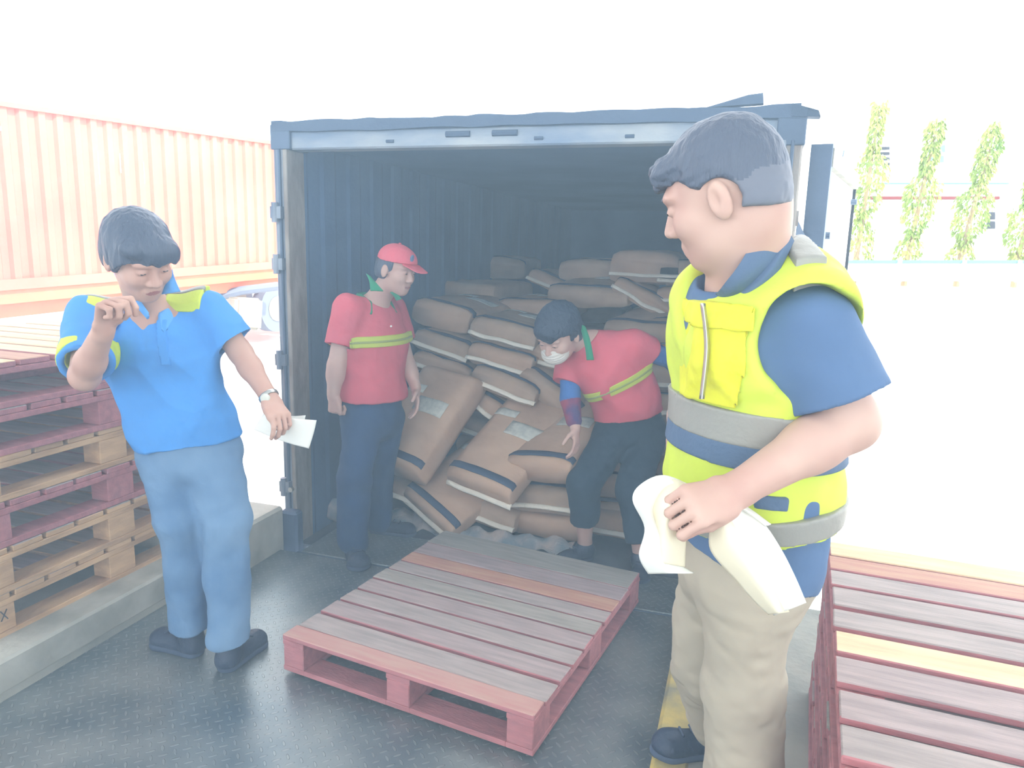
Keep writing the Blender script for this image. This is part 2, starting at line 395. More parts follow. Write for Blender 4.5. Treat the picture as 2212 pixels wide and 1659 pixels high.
# dock leveller
lev = empty('dock_leveller', (-.2, -1.8, 0), label='grey steel checker-plate dock leveller the men stand on, between the concrete kerbs', cat='dock leveller')
def child(o, p):
    o.parent = p; o.data.transform(Matrix.Translation(-p.location)); return o
child(boxo('deck', (DL+.015, DR-.015, -3.6, -.14, -.03, 0), MT['plate']), lev)
child(boxo('lip', (-1.08, .93, -.13, .26, -.012, .006), MT['plate'], bev=.004), lev)
bm = bmesh.new(); tube(bm, [(-1.1, -.137, -.012), (.93, -.137, -.012)], .014, 10); child(link('hinge', fin(bm, 'hinge'), MT['steel_dark'], smooth=True), lev)
o = boxo('dock_bumper', (-1.235, -1.125, -.10, -.03, -.3, .2), MT['rubber'], bev=.012, label='black rubber dock bumper at the foot of the left container post', cat='dock bumper')

# ------------------------------------------------------------------ container being unloaded
CH = 2.09
ct = empty('shipping_container', (0, 0, 0), label='open dark shipping container backed onto the dock, filled with brown paper sacks', cat='shipping container')
def cbox(name, dims, m, bev=.004, parent=ct, **k): return boxo(name, dims, m, parent, bev=bev, **k)
CD = 6.2
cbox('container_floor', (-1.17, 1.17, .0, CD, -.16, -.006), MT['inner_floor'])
def corr(name, x, sgn, m):
    bm = bmesh.new(); y = .04; pr = []
    while y < CD-.3: pr += [(y, 0), (y+.11, 0), (y+.14, .009), (y+.25, .009)]; y += .28
    pr.append((CD, 0))
    fr = [[bm.verts.new((x+sgn*d, yy, z)) for yy, d in pr] for z in (-.1, CH+.05)]
    bk = [[bm.verts.new((x+sgn*(d+.02), yy, z)) for yy, d in pr] for z in (-.1, CH+.05)]
    n = len(pr)
    for i in range(n-1):
        bm.faces.new((fr[0][i], fr[0][i+1], fr[1][i+1], fr[1][i])); bm.faces.new((bk[0][i+1], bk[0][i], bk[1][i], bk[1][i+1]))
        bm.faces.new((fr[1][i], fr[1][i+1], bk[1][i+1], bk[1][i])); bm.faces.new((fr[0][i+1], fr[0][i], bk[0][i], bk[0][i+1]))
    bm.faces.new((fr[0][0], fr[1][0], bk[1][0], bk[0][0])); bm.faces.new((fr[0][-1], bk[0][-1], bk[1][-1], fr[1][-1]))
    bmesh.ops.recalc_face_normals(bm, faces=bm.faces); return link(name, fin(bm, name), m, ct)
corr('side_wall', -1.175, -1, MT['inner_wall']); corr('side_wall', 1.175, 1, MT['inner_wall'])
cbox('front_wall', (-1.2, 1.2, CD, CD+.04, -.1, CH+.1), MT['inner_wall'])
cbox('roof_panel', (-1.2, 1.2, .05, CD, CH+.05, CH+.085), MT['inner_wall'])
cbox('door_header', (-1.17, 1.17, -.01, .1, CH, CH+.088), MT['header'], bev=.008)
bm = bmesh.new()   # ragged black gasket along the roof edge
xs = np.linspace(-1.25, 1.235, 46); top = CH+.135+vnoise(np.stack([xs*1, xs*0, xs*0], 1), 14, 3)*.012; bot = CH+.085+vnoise(np.stack([xs, xs*0, xs*0], 1), 6, 8)*.014
rows = [[bm.verts.new((x, y, z)) for x, z in zip(xs, zz)] for y, zz in ((-.035, bot), (-.035, top), (.06, top), (.06, bot))]
for a, b in zip(rows, rows[1:]+rows[:1]):
    for i in range(45): bm.faces.new((a[i], a[i+1], b[i+1], b[i]))
bm.faces.new([r[0] for r in rows][::-1]); bm.faces.new([r[-1] for r in rows])
link('roof_gasket', fin(bm, 'roof_gasket'), MT['rubber'], ct, label='ragged black seal along the roof edge')
bm = bmesh.new(); prism(bm, [(.86, -.03, CH+.135), (1.09, -.03, CH+.145), (1.085, -.03, CH+.185), (1.03, -.03, CH+.18)], (0, 0, 0), (0, .05, 0)); prism(bm, [(1.2, -.04, CH+.14), (1.30, -.04, CH+.11), (1.31, -.04, CH+.085), (1.2, -.04, CH+.09)], (0, 0, 0), (0, .06, 0))
link('torn_flap', fin(bm, 'torn_flap'), MT['rubber'], ct)
for x, w_, r_, z_ in ((-.25, .06, .014, .056), (-.02, .06, .014, .056), (-.6, .02, .008, .03), (.14, .02, .008, .03), (.55, .02, .008, .03)):
    bm = bmesh.new(); tube(bm, [(x-w_, -.012, CH+z_), (x+w_, -.012, CH+z_)], r_, 8); link('header_dent', fin(bm, 'header_dent'), MT['rubber'], ct)
def cpost(s):
    m = MT['frame_steel'] if s < 0 else MT['frame_tan']; a = lambda x0, x1: (min(s*x0, s*x1), max(s*x0, s*x1))
    p = cbox('corner_post', (*a(1.185, 1.255), -.02, .10, -.16, CH+.09), m, bev=.008)
    cbox('door_gasket', (*a(1.166, 1.190), -.035, .12, -.02, CH+.0), MT['frame_tan' if s < 0 else 'frame_steel'], bev=.004, parent=p)
    cbox('post_rib', (*a(1.208, 1.222), -.034, -.015, .0, CH), MT['steel_dark'], bev=.003, parent=p)
    for z in (.32, 1.02, 1.52, 1.78):
        bm = bmesh.new(); tube(bm, [(s*1.238, -.045, z-.05), (s*1.238, -.045, z+.05)], .017, 10); box(bm, *a(1.20, 1.262), -.05, -.015, z-.03, z+.03)
        link('hinge', fin(bm, 'hinge'), m, p)
    cbox('corner_casting', (*a(1.15, 1.262), -.03, .14, CH+.0 if s < 0 else CH-.02, CH+.12), MT['steel_dark'], parent=p)
cpost(-1); cpost(1)
cbox('door_sill', (-1.17, 1.17, -.02, .1, -.17, -.014), MT['frame_steel'])
bm = bmesh.new(); disc(bm, (-1.19, -.045, .31), (0, 1, 0), .014, .02, 12); link('bolt', fin(bm, 'bolt'), MT['metal'], ct)
# right-hand door, folded back along the outside of the container
a0 = atz(1770, 318, 2.08); a1 = atz(1832, 378, 2.08); dd = N([a1[0]-a0[0], a1[1]-a0[1], 0]); nn = np.array([dd[1], -dd[0], 0])
a0 = a0-dd*.0; b0 = a0+dd*1.16
bm = bmesh.new()
def wp(p, z): return np.array([p[0], p[1], z])
prism(bm, [wp(a0, 0), wp(b0, 0), wp(b0, 2.06), wp(a0, 2.06)], (0, 0, 0), nn*.035)
o = link('container_door', fin(bm, 'door'), MT['pale_paint'], ct, label='white door folded back along the right side')
bm = bmesh.new(); prism(bm, [wp(a0-dd*.02, 0), wp(a0+dd*.03, 0), wp(a0+dd*.03, 2.09), wp(a0-dd*.02, 2.09)], -nn*.03, nn*.055); link('door_edge_seal', fin(bm, 's'), MT['steel_dark'], o)
bm = bmesh.new(); prism(bm, [wp(b0, -.05), wp(b0+dd*.012, -.05), wp(b0+dd*.012, 2.07), wp(b0, 2.07)], -nn*.01, nn*.05); link('door_edge_seal', fin(bm, 's'), MT['louvre'], o)
bm = bmesh.new(); prism(bm, [wp(a0, 2.0), wp(b0, 2.0), wp(b0, 2.075), wp(a0, 2.075)], nn*.03, nn*.06); link('door_top_rail', fin(bm, 's'), MT['concrete_light'], o)
for z, t in ((1.72, .1), (1.60, .16), (1.5, .07), (1.93, 1.12)):
    bm = bmesh.new(); disc(bm, wp(a0+dd*t, z)+nn*.05, nn, .016, .03, 10); link('door_bolt', fin(bm, 'b'), MT['steel_dark'], o)
bm = bmesh.new()
q0 = np.array([1.262, .02, 1.72]); q1 = wp(a0-dd*.02, 1.62); prism(bm, [q0-(0, 0, .06), q1-(0, 0, .06), q1+(0, 0, .06), q0+(0, 0, .06)], (0, 0, 0), (0, .03, 0)); link('hinge_arm', fin(bm, 'h'), MT['steel_dark'], o)

# ------------------------------------------------------------------ pallets
def pallet(loc, rz, Lw, Lv, h, boards, edge, label, group=None, tilt=0):
    """slats run along local x (Lw), are set side by side along local y (Lv); local origin at the near left corner"""
    t = empty('wooden_pallet', loc, rz, label=label, cat='pallet', group=group)
    t.rotation_euler[0] = tilt
    s = h/.147; dt, st, bt = .02*s, .02*s, .02*s; zt = h-dt; zs_ = zt-st
    y = 0; tot = sum(b[1] for b in boards); sc = Lv/tot
    for mname, w, g in [(b[0], b[1]*sc, b[2]*sc) for b in boards]:
        bm = bmesh.new(); j = random.uniform(-.004, .004)
        box(bm, j, Lw+j, y, y+w-g, zt, h, bev=.003, jit=.0015)
        for f in bm.faces:
            if f.normal.z < .7: f.material_index = 1
        bm.normal_update()
        for f in bm.faces: f.material_index = 0 if f.normal.z > .7 else 1
        link('deck_board', fin(bm, 'deck_board'), [MT[mname], MT[edge] if edge != 'raw_wood' else MT['raw_wood']], t); y += w
    for x0, w in ((0, .1), (Lw/2-.05, .1), (Lw-.1, .1)):
        boxo('stringer_board', (x0, x0+w, 0, Lv, zs_, zt-.0005), MT[edge], t, bev=.002)
        boxo('bottom_board', (x0, x0+w, 0, Lv, 0, bt), MT[edge], t, bev=.002)
        for y0 in (0, Lv/2-.07, Lv-.14): boxo('block', (x0+.002, x0+w-.002, y0+.001, y0+.139, bt, zs_), MT[edge], t, bev=.003)
    for y0 in (0, Lv-.1):
        for xa, xb in ((.1, Lw/2-.05), (Lw/2+.05, Lw-.1)): boxo('bottom_board', (xa, xb, y0, y0+.1, 0, bt), MT[edge], t, bev=.002)
    return t
B = lambda *n: [(('board%d' % x if isinstance(x, int) else x), .12, .016) for x in n]
bd = [('salmon', .085, .003), ('board1', .125, .018), ('board4', .12, .018), ('board1', .115, .016), ('board4', .115, .016), ('board0', .11, .012), ('board1', .10, .012), ('orange_board', .105, .005), ('board2', .13, .008), ('board3', .17, .0)]
pallet((-.491, -1.128, .017), -.141, 1.052, 1.197, .147, bd, 'red_paint', 'red-edged pallet lying alone on the steel deck, far end in the container mouth')
for sx in (0,): pass
# left stack (six)
lab = ['bottom pallet of the left stack, plain wood with dark stamp marks on its block',
       'second pallet from the bottom of the left stack, plain weathered wood',
       'third pallet up in the left stack, faded red paint',
       'fourth pallet up in the left stack, plain tan wood with knotty blocks',
       'fifth pallet up in the left stack, red with its boards sticking out unevenly',
       'topmost pallet of the left stack, red edges and top boards coloured pale for sunlight']
edg = ['raw_wood', 'raw_wood', 'red_paint', 'raw_wood', 'red_paint', 'red_paint']
PH = .173; LST = []
for i in range(6):
    x = -2.56+random.uniform(-.012, .012); y = -1.55+random.uniform(-.02, .02); rz = .0+random.uniform(-.02, .02)-.03
    bb = B(*[random.choice([0, 1, 2, 3, 4]) for _ in range(9)]) if i < 5 else B('cream_board', 'cream_board', 'orange_board', 'cream_board', 'cream_board', 'cream_board', 'cream_board', 'cream_board', 'cream_board')  # topmost pallet: cream boards put the sunlight into the wood colour
    LST.append(pallet((x, y, .1415+i*PH), rz, 1.10, 1.28, PH-.0015, bb, edg[i], lab[i], 'pallets stacked at the left kerb'))
# marks on the bottom pallet's near block
bm = bmesh.new()
for (u0, v0, u1, v1) in ((0, .0, .012, .02), (.012, .02, 0, .04), (.02, 0, .045, .04), (.02, .04, .045, 0), (-.014, 0, -.002, .02), (-.002, .02, -.014, .04)):
    p0 = np.array([1.1015, .06+u0, .07+v0]); p1 = np.array([1.1015, .06+u1, .07+v1]); tube(bm, [p0, p1], .0022, 5)
link('stamp', fin(bm, 'stamp'), MT['ink'], LST[0], label='black stamped marks')
# second stack further behind on the left
for i in range(3):
    pallet((-3.9+random.uniform(-.02, .02), -1.45, .1415+i*PH), -.02, 1.1, 1.2, PH-.0015, B(0, 1, 2, 3, 4, 0, 1, 2, 3), ['raw_wood', 'red_paint', 'raw_wood'][i],
           ['lowest', 'middle', 'top'][i]+' pallet of the low pile behind the tall left stack', 'pallets behind the left stack')
# right stack (four)
rb = [('board1', .125, .03), ('board1', .13, .026), ('board4', .135, .034), ('board4', .13, .02), ('cream_board', .13, .024), ('board1', .125, .026), ('board1', .13, .016), ('board1', .115, .014), ('orange_board', .11, .01), ('cream_board', .11, .0)]
rl = ['bottom', 'second from bottom', 'third from bottom', 'topmost']
for i in range(4):
    pallet((1.315+random.uniform(-.008, .008), -2.06+random.uniform(-.01, .01), .1415+i*.14), -.07, 1.22, 1.27, .1385, rb if i == 3 else B(0, 1, 2, 3, 4, 0, 1, 2, 3), 'red_paint',
           rl[i]+' red-painted pallet of the right stack'+(', pinkish grey boards with one cream board' if i == 3 else ''), 'pallets stacked at the right')

# ------------------------------------------------------------------ orange container on a trailer, truck parts
p0 = at(0, 625, 1); 
def atD(x, y, D): return CP+ray(x, y)*D
A0 = atD(0, 628, 10.4); A1 = atD(560, 583, 15.1); zb = (A0[2]+A1[2])/2
cdv = N([A1[0]-A0[0], A1[1]-A0[1], 0]); cn = np.array([cdv[1], -cdv[0], 0])   # cn faces the dock side
if cn@(CP-A0) < 0: cn = -cn
sl = (A1[2]-A0[2])/np.linalg.norm((A1-A0)[:2])
oc = empty('orange_container', A0-cdv*3.2, label='orange corrugated shipping container on a trailer across the yard, left', cat='shipping container')
org = A0-cdv*3.2; org[2] = A0[2]-3.2*sl; LEN = 12.2; HT = 2.60
def cpnt(s_, n_, z_): return org+cdv*s_+cn*n_+np.array([0, 0, z_+s_*sl])
def ocp(name, s0, s1, n0, n1, z0, z1, m, parent=oc):
    bm = bmesh.new(); prism(bm, [cpnt(s0, n0, z0), cpnt(s1, n0, z0), cpnt(s1, n0, z1), cpnt(s0, n0, z1)], (0, 0, 0), cn*(n1-n0))
    bmesh.ops.recalc_face_normals(bm, faces=bm.faces); me = fin(bm, name); me.transform(Matrix.Translation(-Vector([float(c) for c in (A0-cdv*3.2)]))); return link(name, me, m, parent)
bm = bmesh.new(); pr = []; s_ = .1
while s_ < LEN-.35: pr += [(s_, 0), (s_+.10, 0), (s_+.14, -.045), (s_+.24, -.045)]; s_ += .278
pr.append((s_, 0))
lo_ = [bm.verts.new(cpnt(a, b, .14)) for a, b in pr]; hi_ = [bm.verts.new(cpnt(a, b, HT-.06)) for a, b in pr]
lb_ = [bm.verts.new(cpnt(a, b-.02, .14)) for a, b in pr]; hb_ = [bm.verts.new(cpnt(a, b-.02, HT-.06)) for a, b in pr]
for i in range(len(pr)-1):
    bm.faces.new((lo_[i], lo_[i+1], hi_[i+1], hi_[i])); bm.faces.new((lb_[i+1], lb_[i], hb_[i], hb_[i+1])); bm.faces.new((hi_[i], hi_[i+1], hb_[i+1], hb_[i])); bm.faces.new((lb_[i], lb_[i+1], lo_[i+1], lo_[i]))
bmesh.ops.recalc_face_normals(bm, faces=bm.faces); me = fin(bm, 'c'); me.transform(Matrix.Translation(-Vector([float(c) for c in (A0-cdv*3.2)]))); link('corrugated_side', me, MT['orange'], oc)
ocp('top_rail', 0, LEN, -.04, .03, HT-.07, HT, MT['orange']); ocp('bottom_rail', 0, LEN, -.06, .03, 0, .15, MT['orange'])
ocp('roof', 0, LEN, -2.4, -.04, HT-.06, HT-.02, MT['orange']); ocp('far_side', 0, LEN, -2.44, -2.4, 0, HT, MT['orange']); ocp('container_base', 0, LEN, -2.4, -.06, .0, .1, MT['orange'])
ocp('end_wall', 0, .06, -2.4, -.04, 0, HT, MT['orange']); ocp('end_wall', LEN-.06, LEN, -2.4, -.04, 0, HT, MT['orange'])
bm = bmesh.new()
for a, z, w, hh in ((4.9, 1.55, .02, .5), (5.3, 1.75, .015, .3), (3.4, 2.2, .04, .06), (5.75, 1.6, .015, .35)): prism(bm, [cpnt(a, .002, z), cpnt(a+w, .002, z), cpnt(a+w, .002, z+hh), cpnt(a, .002, z+hh)], (0, 0, 0), cn*.003)
me = fin(bm, 'sc'); me.transform(Matrix.Translation(-Vector([float(c) for c in (A0-cdv*3.2)]))); link('scratch_mark', me, MT['pale_paint'], oc)
tr = empty('container_trailer', A0-cdv*3.2, label='orange trailer chassis with dark wheels carrying the orange container', cat='trailer')
ocp('chassis_beam', 0, 11.6, -.42, -.2, -.42, -.005, MT['orange_beam'], tr); ocp('chassis_beam', 0, 11.6, -2.2, -2.0, -.42, -.005, MT['orange_beam'], tr)
for a in (2.4, 6, 9.5): ocp('cross_member', a, a+.14, -2.0, -.42, -.3, -.01, MT['orange_beam'], tr)
ocp('side_rail', 0, 11.9, -.14, -.02, -.2, -.005, MT['orange_beam'], tr)
def lm(me): me.transform(Matrix.Translation(-Vector([float(c) for c in (A0-cdv*3.2)]))); return me
for a in (3.95, 4.75, 9.05, 10.2):
    for nn_ in (-.12, -2.3) if a > 9 else ():
        c = cpnt(a, nn_-.12, -.87); c[2] = max(c[2], 0)
        bm = bmesh.new(); disc(bm, c, cn, .5, .28, 32); bm2 = lm(fin(bm, 'w')); w = link('wheel', bm2, MT['tyre'], tr)
        bm = bmesh.new(); disc(bm, c+cn*.145, cn, .27, .02, 24); link('wheel_rim', lm(fin(bm, 'w')), MT['truck_grey'], w)
# battery box / fender in front of the wheels seen beside the container post
c0 = atD(500, 735, 14.2); 
bm = bmesh.new(); f0 = atD(512, 642, 14.2); f1 = atD(572, 645, 14.4); f2 = atD(568, 715, 14.4); f3 = atD(508, 708, 14.2)
prism(bm, [f0, f1, f2, f3], (0, 0, 0), -cn*.35); bmesh.ops.bevel(bm, geom=bm.edges[:], offset=.05, segments=3, affect='EDGES'); bmesh.ops.recalc_face_normals(bm, faces=bm.faces)
link('side_box', lm(fin(bm, 'b')), MT['truck_grey'], tr, label='pale grey box beside the wheels')
bm = bmesh.new(); disc(bm, atD(528, 697, 14.1), cn, .075, .05, 16); link('side_lamp', lm(fin(bm, 'b')), MT['pale_paint'], tr)
bm = bmesh.new(); tube(bm, [atD(470, 640, 14.6), atD(520, 628, 14.8), atD(600, 618, 15.2)], .09, 8); link('mudguard', lm(fin(bm, 'b')), MT['tyre'], tr)

# ------------------------------------------------------------------ right background: trees, wall, building
GD = 34.0
def atd(x, y, D=GD): return CP+ray(x, y)*D
bl = empty('warehouse_building', atd(2000, 560, 44), label='white building with louvred windows behind the columnar trees', cat='building')
def bpanel(name, x0, y0, x1, y1, D, th, m, parent=bl):
    q = [atd(x0, y1, D), atd(x1, y1, D), atd(x1, y0, D), atd(x0, y0, D)]
    bm = bmesh.new(); prism(bm, q, (0, 0, 0), FW*th); bmesh.ops.recalc_face_normals(bm, faces=bm.faces); me = fin(bm, name)
    root = parent
    while root.parent: root = root.parent
    me.transform(Matrix.Translation(-root.location)); return link(name, me, m, parent)
bpanel('wall', 1740, 215, 2900, 640, 44, 3.0, MT['white_wall'])
bpanel('roof_edge', 1730, 205, 2900, 222, 43.6, 1.2, MT['pale_paint'])
w = bpanel('louvre_window', 1888, 312, 1932, 358, 43.95, .04, MT['pale_paint'])
for k in range(4): bpanel('louvre', 1890, 317+k*11.5, 1922, 323+k*11.5, 43.8, .06, MT['louvre'], w)
w = bpanel('awning_window', 2006, 308, 2046, 352, 43.95, .04, MT['pale_paint'])
for k in range(2): bpanel('awning', 2006, 313+k*23, 2042-k*3, 328+k*22, 43.7, .1, MT['teal'], w)
bpanel('fascia_strip', 1870, 424, 2160, 430, 43.8, .15, MT['brick_red']); bpanel('ledge', 1870, 394, 2180, 397, 43.8, .15, MT['teal'])
w = bpanel('small_window', 2128, 456, 2156, 494, 43.95, .04, MT['pale_paint'])
for k in range(2): bpanel('pane', 2132, 458+k*20, 2150, 474+k*20, 43.8, .04, MT['louvre'], w)
def tree(px, ytop, ybot, wpx, D, lean, seed, label):
    rng = np.random.default_rng(seed)
    b = atd(px, ybot, D); gz = .3+(D-30)*.02
    t = empty('columnar_tree', (b[0], b[1], gz-.05), label=label, cat='tree', group='columnar trees across the yard')
    Hh = np.linalg.norm(atd(px, ytop, D)-atd(px, ybot, D)); Wd = wpx*D/FPX/2; top = b+np.array([lean, 0, Hh])
    bm = bmesh.new(); tube(bm, [(b[0], b[1], gz-.05), b, b+(top-b)*.5, top-(0, 0, .4)], [.14, .12, .09, .02], 8); me = fin(bm, 'trunk'); me.transform(Matrix.Translation(-t.location)); link('trunk', me, MT['trunk'], t)
    V = []; Fc = []
    n = 1700
    for i in range(n):
        u = rng.random()**.85; bulge = (.35+.65*min(1, (1-u)*2.2))*(.78+.3*math.sin(u*13+seed)+.15*math.sin(u*31+seed*2))
        a = rng.random()*6.283; r = Wd*bulge*(.55+.5*rng.random()**.5)
        p = b+(top-b)*u+np.array([math.cos(a)*r, math.sin(a)*r, rng.normal()*.1])
        s = rng.uniform(.09, .2); dr = N([math.cos(a)*.5+rng.normal()*.3, math.sin(a)*.5+rng.normal()*.3, -1.2]); sd = N(np.cross(dr, rng.normal(size=3))); k = len(V)
        nn = np.cross(dr, sd)*s*.15
        V += [p, p+dr*s*.5+sd*s*.42+nn, p+dr*s*1.5, p+dr*s*.5-sd*s*.42+nn]; Fc.append((k, k+1, k+2, k+3))
    me = bpy.data.meshes.new('foliage'); me.from_pydata([tuple(v-np.array(t.location)) for v in V], [], Fc); me.update(); link('foliage', me, MT['leaf'], t)
for px, yt, yb, w, ln, sd, lb in ((1848, 238, 565, 66, .3, 1, 'leftmost of the four pale green columnar trees, the tallest'), (1958, 272, 568, 60, .55, 2, 'second columnar tree from the left, between the two blank windows'),
                                  (2072, 282, 566, 66, .7, 3, 'third columnar tree from the left, broad and green'), (2196, 305, 572, 70, .5, 4, 'columnar tree cut off by the right edge of the photo')):
    tree(px, yt, yb, w, GD-1+sd*.3, ln, sd, lb)
fn = empty('boundary_wall', atd(2000, 600, 32), label='low pale block wall with posts under the trees', cat='wall')
bpanel('wall_panel', 1780, 566, 2600, 606, 32.6, .2, MT['white_wall'], fn); bpanel('coping', 1780, 562, 2600, 568, 32.45, .35, MT['teal'], fn)
for x in (1940, 2080, 2200, 2330): bpanel('post', x, 562, x+9, 608, 32.4, .3, MT['concrete_light'], fn)
bm = bmesh.new(); c = atd(1818, 352, 20)
bm.free()
lp = empty('lamp_post', (float(c[0]), float(c[1]), 0), label='small dark lamp on a thin post beside the leftmost tree', cat='lamp')
bm = bmesh.new(); box(bm, -.11, .11, -.08, .08, c[2]-.07, c[2]+.07, bev=.02); link('lamp_head', fin(bm, 'h'), MT['steel_dark'], lp)
bm = bmesh.new(); tube(bm, [(0, 0, 0), (0, 0, c[2])], .012, 6); link('post', fin(bm, 'h'), MT['pale_paint'], lp)
bm = bmesh.new(); tube(bm, [(0, 0, c[2]+.05), (.03, 0, c[2]+.33)], .02, 6); link('finial', fin(bm, 'h'), MT['steel_dark'], lp)

# ------------------------------------------------------------------ paper sacks
def sack_mesh(Ln, Wd, Ht, seed, slump=0.0):
    """origin at the middle of the near end, on the underside; length along +y"""
    nu, nv = 40, 28; V = []; F = []
    for i in range(nu+1):
        u = (i/nu); u = u+.035*math.sin(-2*math.pi*u)*.9; y = u*Ln
        d0 = min(u, 1-u)*Ln
        e = min(1, d0/.034); hf = .74+.26*e**.5
        e2 = min(1, d0/.05); wf = .985+.015*e2; zb = Ht*.07*(1-min(1, d0/.05))
        for j in range(nv):
            a = 2*math.pi*j/nv; ca, sa = math.cos(a), math.sin(a); p = 6.5
            q = (abs(ca)**p+abs(sa)**p)**(-1/p)
            x = ca*q*Wd/2*wf; z = Ht/2*(1+sa*q); z = zb+z*hf*(1-zb/Ht)
            if d0 >= .03: z *= 1+.10*math.cos(x/Wd*3.0)*math.sin(u*math.pi)
            V.append((x, y, z))
    V = np.array(V)
    k = vnoise(V, 9, seed)[:, None]*np.array([.012, .0, .016])+vnoise(V, 24, seed+3)[:, None]*np.array([.004, 0, .006])+vnoise(V, 4, seed+7)[:, None]*np.array([.015, .0, .02])
    V = V+k; V[:, 2] -= slump*(np.abs(V[:, 1]-Ln/2)/(Ln/2))**2*1.0
    for i in range(nu):
        for j in range(nv): F.append((i*nv+j, i*nv+(j+1) % nv, (i+1)*nv+(j+1) % nv, (i+1)*nv+j))
    F.append(tuple(range(nv))[::-1]); F.append(tuple(nu*nv+j for j in range(nv)))
    me = bpy.data.meshes.new('sack'); me.from_pydata(V.tolist(), [], F); me.update(); me.polygons.foreach_set('use_smooth', [True]*len(me.polygons)); return me, V.reshape(nu+1, nv, 3)
def strip(rows, th=.0025):
    V = []; F = []; n = len(rows[0])
    for off in (0, 1):
        for r in rows:
            for p in r: V.append(np.array(p)+np.array([0, 0, th*off]))
    m = len(rows)*n
    for i in range(len(rows)-1):
        for j in range(n-1):
            a = i*n+j; F.append((a, a+n, a+n+1, a+1)); F.append((m+a, m+a+1, m+a+n+1, m+a+n))
    def edge(a, b): F.append((a, b, b+m, a+m))
    for j in range(n-1): edge(j, j+1); edge((len(rows)-1)*n+j+1, (len(rows)-1)*n+j)
    for i in range(len(rows)-1): edge((i+1)*n, i*n); edge(i*n+n-1, (i+1)*n+n-1)
    me = bpy.data.meshes.new('strip'); me.from_pydata([tuple(v) for v in V], [], F); me.update(); return me
def rotm(yaw, pitch, roll): return Matrix.Rotation(yaw, 4, 'Z') @ Matrix.Rotation(pitch, 4, 'X') @ Matrix.Rotation(roll, 4, 'Y')
R = math.radians
def sack(px, py, Y, label, yaw=0, pitch=0, roll=0, Ln=.66, Wd=.40, Ht=.12, lab=False, tape=True, crepe=True, seed=0, slump=0.0, zmin=None, gr='brown paper sacks piled in the container'):
    """px, py: middle of the near end's lower edge in the photo; Y: how deep in the container"""
    p = aty(px, py, Y); roll = roll+R(3.5) if px < 1200 and roll > 0 else roll
    if zmin is not None: p[2] = max(p[2], zmin)
    t = empty('paper_sack', p, label=label, cat='sack', group=gr)
    t.rotation_euler = rotm(yaw, pitch, roll).to_euler()
    me, G = sack_mesh(Ln, Wd, Ht, seed+11, slump); link('sack_body', me, MT['kraft' if seed % 2 else 'kraft_b'], t)
    jt = [j for j in range(28) if 2 <= j <= 12]
    if tape:
        link('tape_band', strip([[G[i0][j]+(0, -.004, .004) for j in jt] for i0 in (3, 4, 5, 6)]), MT['tape'], t, smooth=True)
    if crepe:
        z0 = float(G[0][:, 2].min())+Ht*.24; xs = np.linspace(-Wd/2*1.02, Wd/2*1.02, 16); wv = vnoise(np.stack([xs, xs*0, xs*0], 1), 9, seed)*.016
        rows = [[(x, .006, z0+w+.008) for x, w in zip(xs, wv)], [(x, -.012, z0+w*1.2+.006) for x, w in zip(xs, wv)], [(x, -.020, z0+w*1.2-.010) for x, w in zip(xs, wv)]]
        link('stitched_edge', strip(rows, .006), MT['crepe'], t, smooth=True, label='white crepe tape over the seam')
    if lab:
        for (u0, u1, j0, j1) in ((.52, .64, 4, 8), (.66, .73, 8, 11)):
            rows = []
            for i in range(int(u0*40), int(u1*40)+1): rows.append([G[i][j]+(0, 0, .003) for j in range(j0, j1+1)][::-1])
            link('paper_label', strip(rows, .002), MT['label'], t, smooth=True)
    return t
R = math.radians
